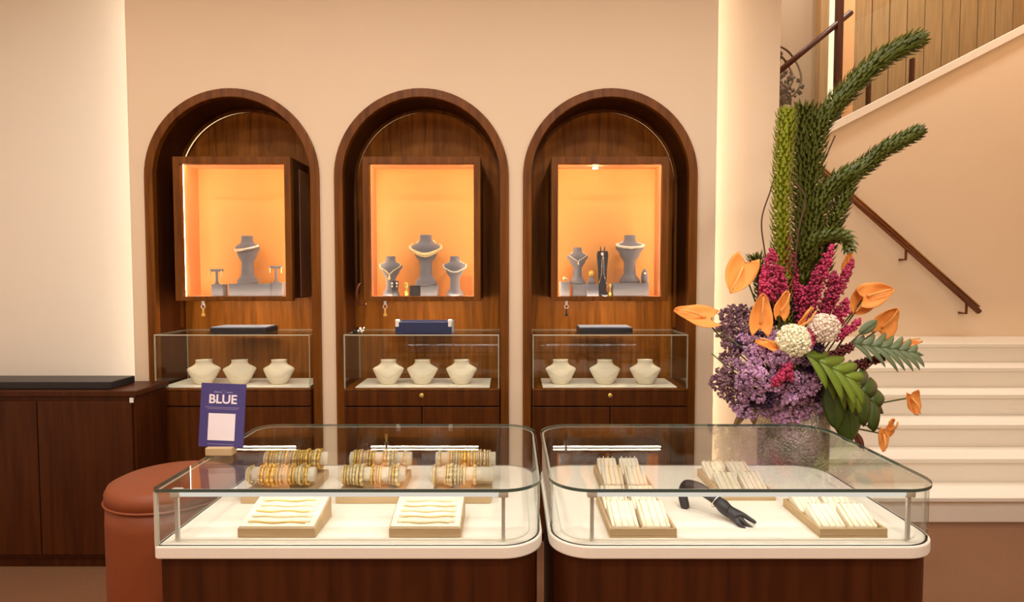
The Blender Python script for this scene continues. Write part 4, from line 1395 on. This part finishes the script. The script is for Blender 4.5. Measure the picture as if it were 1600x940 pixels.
def broad_leaf(bpx, tpx, wpx, Y, Yt, facing, mat, label, pw=0.6, cup=0.15, droop=0.2):
    B, T_ = W(bpx[0], bpx[1], Y), W(tpx[0], tpx[1], Yt)
    L_ = (T_ - B).length
    x_, y_, n_ = frame(T_ - B, Vector(facing))
    wid = wpx * (Y - CAM.y) / FPX / 2
    t = thing('broad_leaf', B, label, 'leaf', 'large leaves in the arrangement')
    rows, c_ = 14, 6
    vs, fs = [], []
    for r in range(rows + 1):
        u = r / rows
        hw_ = wid * max(0.0, math.sin(PI * (0.06 + 0.94 * u))) ** pw
        for q in range(c_ + 1):
            v = -1 + 2 * q / c_
            vs.append(B + y_ * L_ * u + x_ * hw_ * v - n_ * (cup * wid * v * v + droop * L_ * (u - .5) ** 2))
    for r in range(rows):
        for q in range(c_):
            a = r * (c_ + 1) + q
            fs.append((a, a + 1, a + c_ + 2, a + c_ + 1))
    o = MB().add(vs, fs).build('blade', M[mat], t, smooth=True)
    sd = o.modifiers.new('thick', 'SOLIDIFY'); sd.thickness = 0.002
    MB().tube([B + y_ * L_ * u / 8 - n_ * (droop * L_ * (u / 8 - .5) ** 2 - 0.002) for u in range(9)], lambda u: 0.0035 * (1 - 0.7 * u), 6).build('midrib', M['stem'], t, smooth=True)
    MB().tube(stem_to(B, 0.1, 8), 0.004, 6).build('stem', M['stem'], t)

random.seed(44)
split_leaf((1256, 551), (1345, 600), 96, -1.0, -0.98, (0.0, -0.8, 0.7), 4, 'leafl', 'bright green lobed leaf right of the cream hydrangea', gap=0.6, sweep=1.0, merge=0.45)
split_leaf((1312, 578), (1380, 642), 100, -0.88, -0.84, (0.2, -0.9, 0.5), 4, 'leafd', 'dark split leaf with narrow slits before the steps', gap=0.1, sweep=0.4, tipk=0.3)
split_leaf((1330, 535), (1440, 552), 70, -0.80, -0.78, (0.0, -0.8, 0.6), 7, 'leafg', 'grey-green palm-like leaf reaching right past the steps', gap=0.72, sweep=0.9)
broad_leaf((1318, 600), (1335, 692), 62, -0.90, -0.92, (0.25, -1, 0.25), 'leafd', 'broad deep green leaf hanging over the counter corner')
broad_leaf((1300, 590), (1308, 672), 34, -0.93, -0.95, (-0.3, -1, 0.2), 'leafd', 'narrow deep green leaf hanging beside the vase')
split_leaf((1285, 585), (1345, 625), 60, -0.94, -0.92, (0.0, -0.9, 0.6), 4, 'leafl', 'small bright green lobed leaf below the larger bright one', gap=0.5, sweep=1.0, merge=0.45)
broad_leaf((1172, 630), (1146, 668), 12, -0.86, -0.86, (-0.3, -1, 0.2), 'drybr', 'bronze dried leaf hanging at the left of the vase')
broad_leaf((1182, 628), (1178, 668), 9, -0.88, -0.88, (-0.1, -1, 0.2), 'drybr', 'narrow bronze dried leaf hanging right of the wider one')
broad_leaf((1345, 520), (1372, 500), 16, -0.78, -0.76, (0.1, -1, 0.3), 'leafg', 'small grey-green leaf above the palm-like leaf')
broad_leaf((1335, 672), (1352, 705), 14, -0.86, -0.87, (0.1, -1, 0.3), 'leafr', 'small maroon leaf under the broad green leaf', pw=0.9)

# thick tail-like conifer branches
def conifer(pts, rpx, mat, label, density=1.0, blade=1.0, fwd=0.75):
    P_ = [W(a, b, Y) for a, b, Y in pts]
    path = smooth_path(P_, 60)
    s_ = (pts[0][2] - CAM.y) / FPX
    cum = [0.0]
    for a, b in zip(path, path[1:]):
        cum.append(cum[-1] + (b - a).length)
    L_ = cum[-1]
    t = thing('conifer_branch', P_[0], label, 'branch', 'conifer branches in the arrangement')
    R_ = lambda u: s_ * (rpx[0] + (rpx[1] - rpx[0]) * u) * min(1.0, (1.02 - u) / 0.07) ** 0.5
    MB().tube(path, lambda u: max(0.003, R_(u) * 0.26), 8).build('stem', M[mat], t, smooth=True)
    mb = MB()
    step = 0.0165 / density
    m = int(L_ / step)
    k = 0
    for i in range(m):
        d = (i + 0.5) * step
        while k < len(cum) - 2 and cum[k + 1] < d:
            k += 1
        f = (d - cum[k]) / max(1e-6, cum[k + 1] - cum[k])
        c = path[k].lerp(path[k + 1], f)
        tg = (path[k + 1] - path[k]).normalized()
        u = d / L_
        ex = tg.orthogonal().normalized()
        ey = tg.cross(ex)
        nb = 10
        for q in range(nb):
            a = 2 * PI * (q + 0.5 * (i % 2)) / nb + random.uniform(-.12, .12)
            rd = ex * math.cos(a) + ey * math.sin(a)
            sd_ = tg.cross(rd)
            R0 = R_(u)
            l = R0 * 0.98 * blade * random.uniform(0.85, 1.15)
            b0 = c + rd * R0 * 0.22
            b1 = b0 + (rd * 0.8 + tg * fwd * 0.6).normalized() * l * 0.6
            b2 = b1 + (rd * 0.35 + tg * fwd).normalized() * l * 0.55
            w = 0.0075
            mb.add([b0 - sd_ * w * .7, b0 + sd_ * w * .7, b1 + sd_ * w, b1 - sd_ * w, b2], [(0, 1, 2, 3), (3, 2, 4)])
    o = mb.build('needles', M[mat], t)
    o['kind'] = 'stuff'

random.seed(55)
conifer([(1226, 560, -0.82), (1222, 430, -0.82), (1220, 360, -0.82), (1222, 270, -0.80), (1229, 172, -0.78)], (17, 19), 'arau_l', 'straight yellow-green conifer branch standing at the left of the tall greenery')
conifer([(1258, 480, -0.75), (1262, 380, -0.72), (1268, 280, -0.68), (1280, 200, -0.66), (1318, 148, -0.64), (1372, 96, -0.62), (1440, 58, -0.60)], (24, 21), 'arau', 'longest dark conifer branch arching up to the top right')
conifer([(1262, 420, -0.78), (1276, 330, -0.74), (1305, 286, -0.72), (1345, 262, -0.70), (1385, 232, -0.70), (1440, 203, -0.68)], (25, 15), 'arau', 'dark conifer branch bending right below the longest one')
conifer([(1250, 450, -0.80), (1254, 360, -0.70), (1252, 250, -0.62), (1256, 168, -0.60)], (20, 26), 'arau', 'dark upright conifer branch behind the yellow-green one')
conifer([(1280, 440, -0.74), (1296, 370, -0.74), (1318, 310, -0.72), (1330, 272, -0.71)], (18, 17), 'arau', 'short dark conifer branch leaning right under the bending one')
conifer([(1245, 430, -0.80), (1262, 385, -0.80), (1295, 368, -0.80), (1322, 372, -0.80), (1328, 392, -0.80)], (18, 13), 'arau', 'dark conifer branch curling downward above the pink plumes')
conifer([(1200, 520, -0.80), (1192, 470, -0.82), (1188, 430, -0.82), (1180, 398, -0.82)], (13, 15), 'arau', 'short curled conifer branch behind the leftmost high anthurium')
conifer([(1240, 520, -0.78), (1246, 450, -0.76), (1258, 400, -0.76)], (26, 22), 'arau', 'thick dark conifer stub behind the magenta plumes')
# curled twigs
for pts, lab in (([(1205, 470, -0.8), (1196, 400, -0.8), (1190, 345, -0.8), (1203, 300, -0.8), (1212, 272, -0.79)], 'thin curling twig left of the yellow-green branch'),
                 ([(1240, 430, -0.84), (1248, 360, -0.86), (1258, 310, -0.86), (1242, 285, -0.86)], 'thin bent twig between the upright conifer branches'),
                 ([(1262, 400, -0.7), (1270, 290, -0.66), (1288, 250, -0.64), (1305, 212, -0.62)], 'thin twig bowing behind the longest conifer branch')):
    mb = MB().tube(smooth_path([W(*q) for q in pts], 30), 0.0032, 6)
    one('curled_twig', mb, M['stem_br'], lab, 'twig', 'curled twigs', smooth=True)
random.seed(66)
for bp, tp, lab in (((1180, 560), (1122, 515), 'bare green stalk poking out left of the statice, upper'), ((1160, 590), (1112, 552), 'bare green stalk poking out left of the statice, lower')):
    mb = MB().tube(smooth_path([HEART, W(bp[0], bp[1], -0.9), W(tp[0], tp[1], -0.86)], 12), 0.003, 6)
    one('flower_stalk', mb, M['stem'], lab, 'stalk', 'bare stalks', smooth=True)

# twig hoop with dark foliage on the upper landing
hoop = thing('twig_hoop', W(1212, 190, 2.75), 'dark twig hoop with dried foliage behind the glass balustrade', 'decoration')
c = W(1208, 118, 2.75)
s_ = (2.75 - CAM.y) / FPX
for r_, nm in ((43, 'outer_hoop'), (30, 'inner_hoop')):
    MB().tube([c + Vector((math.cos(a) * r_ * s_, 0.03 * math.sin(3 * a), math.sin(a) * r_ * s_)) for a in [2 * PI * q / 40 for q in range(41)]], 0.010, 6, cap=False).build(nm, M['stem_br'], hoop, smooth=True)
mb = MB()
for k in range(170):
    p = W(random.gauss(1218, 13), random.gauss(142, 17), 2.75 + random.uniform(-.1, .1))
    mb.octa(p, random.uniform(0.015, 0.035))
o = mb.build('foliage', M['stem_br'], hoop); o['kind'] = 'stuff'
struct('floor_landing', MB().box(1.64, 2.7, 2.33, 3.38, 2.2, 2.3), M['floor'])
q = W(1210, 160, 2.75)
mb = MB().tube([q, Vector((q.x, q.y, 2.3))], 0.012, 6)
mb.build('stand', M['stem_br'], hoop)
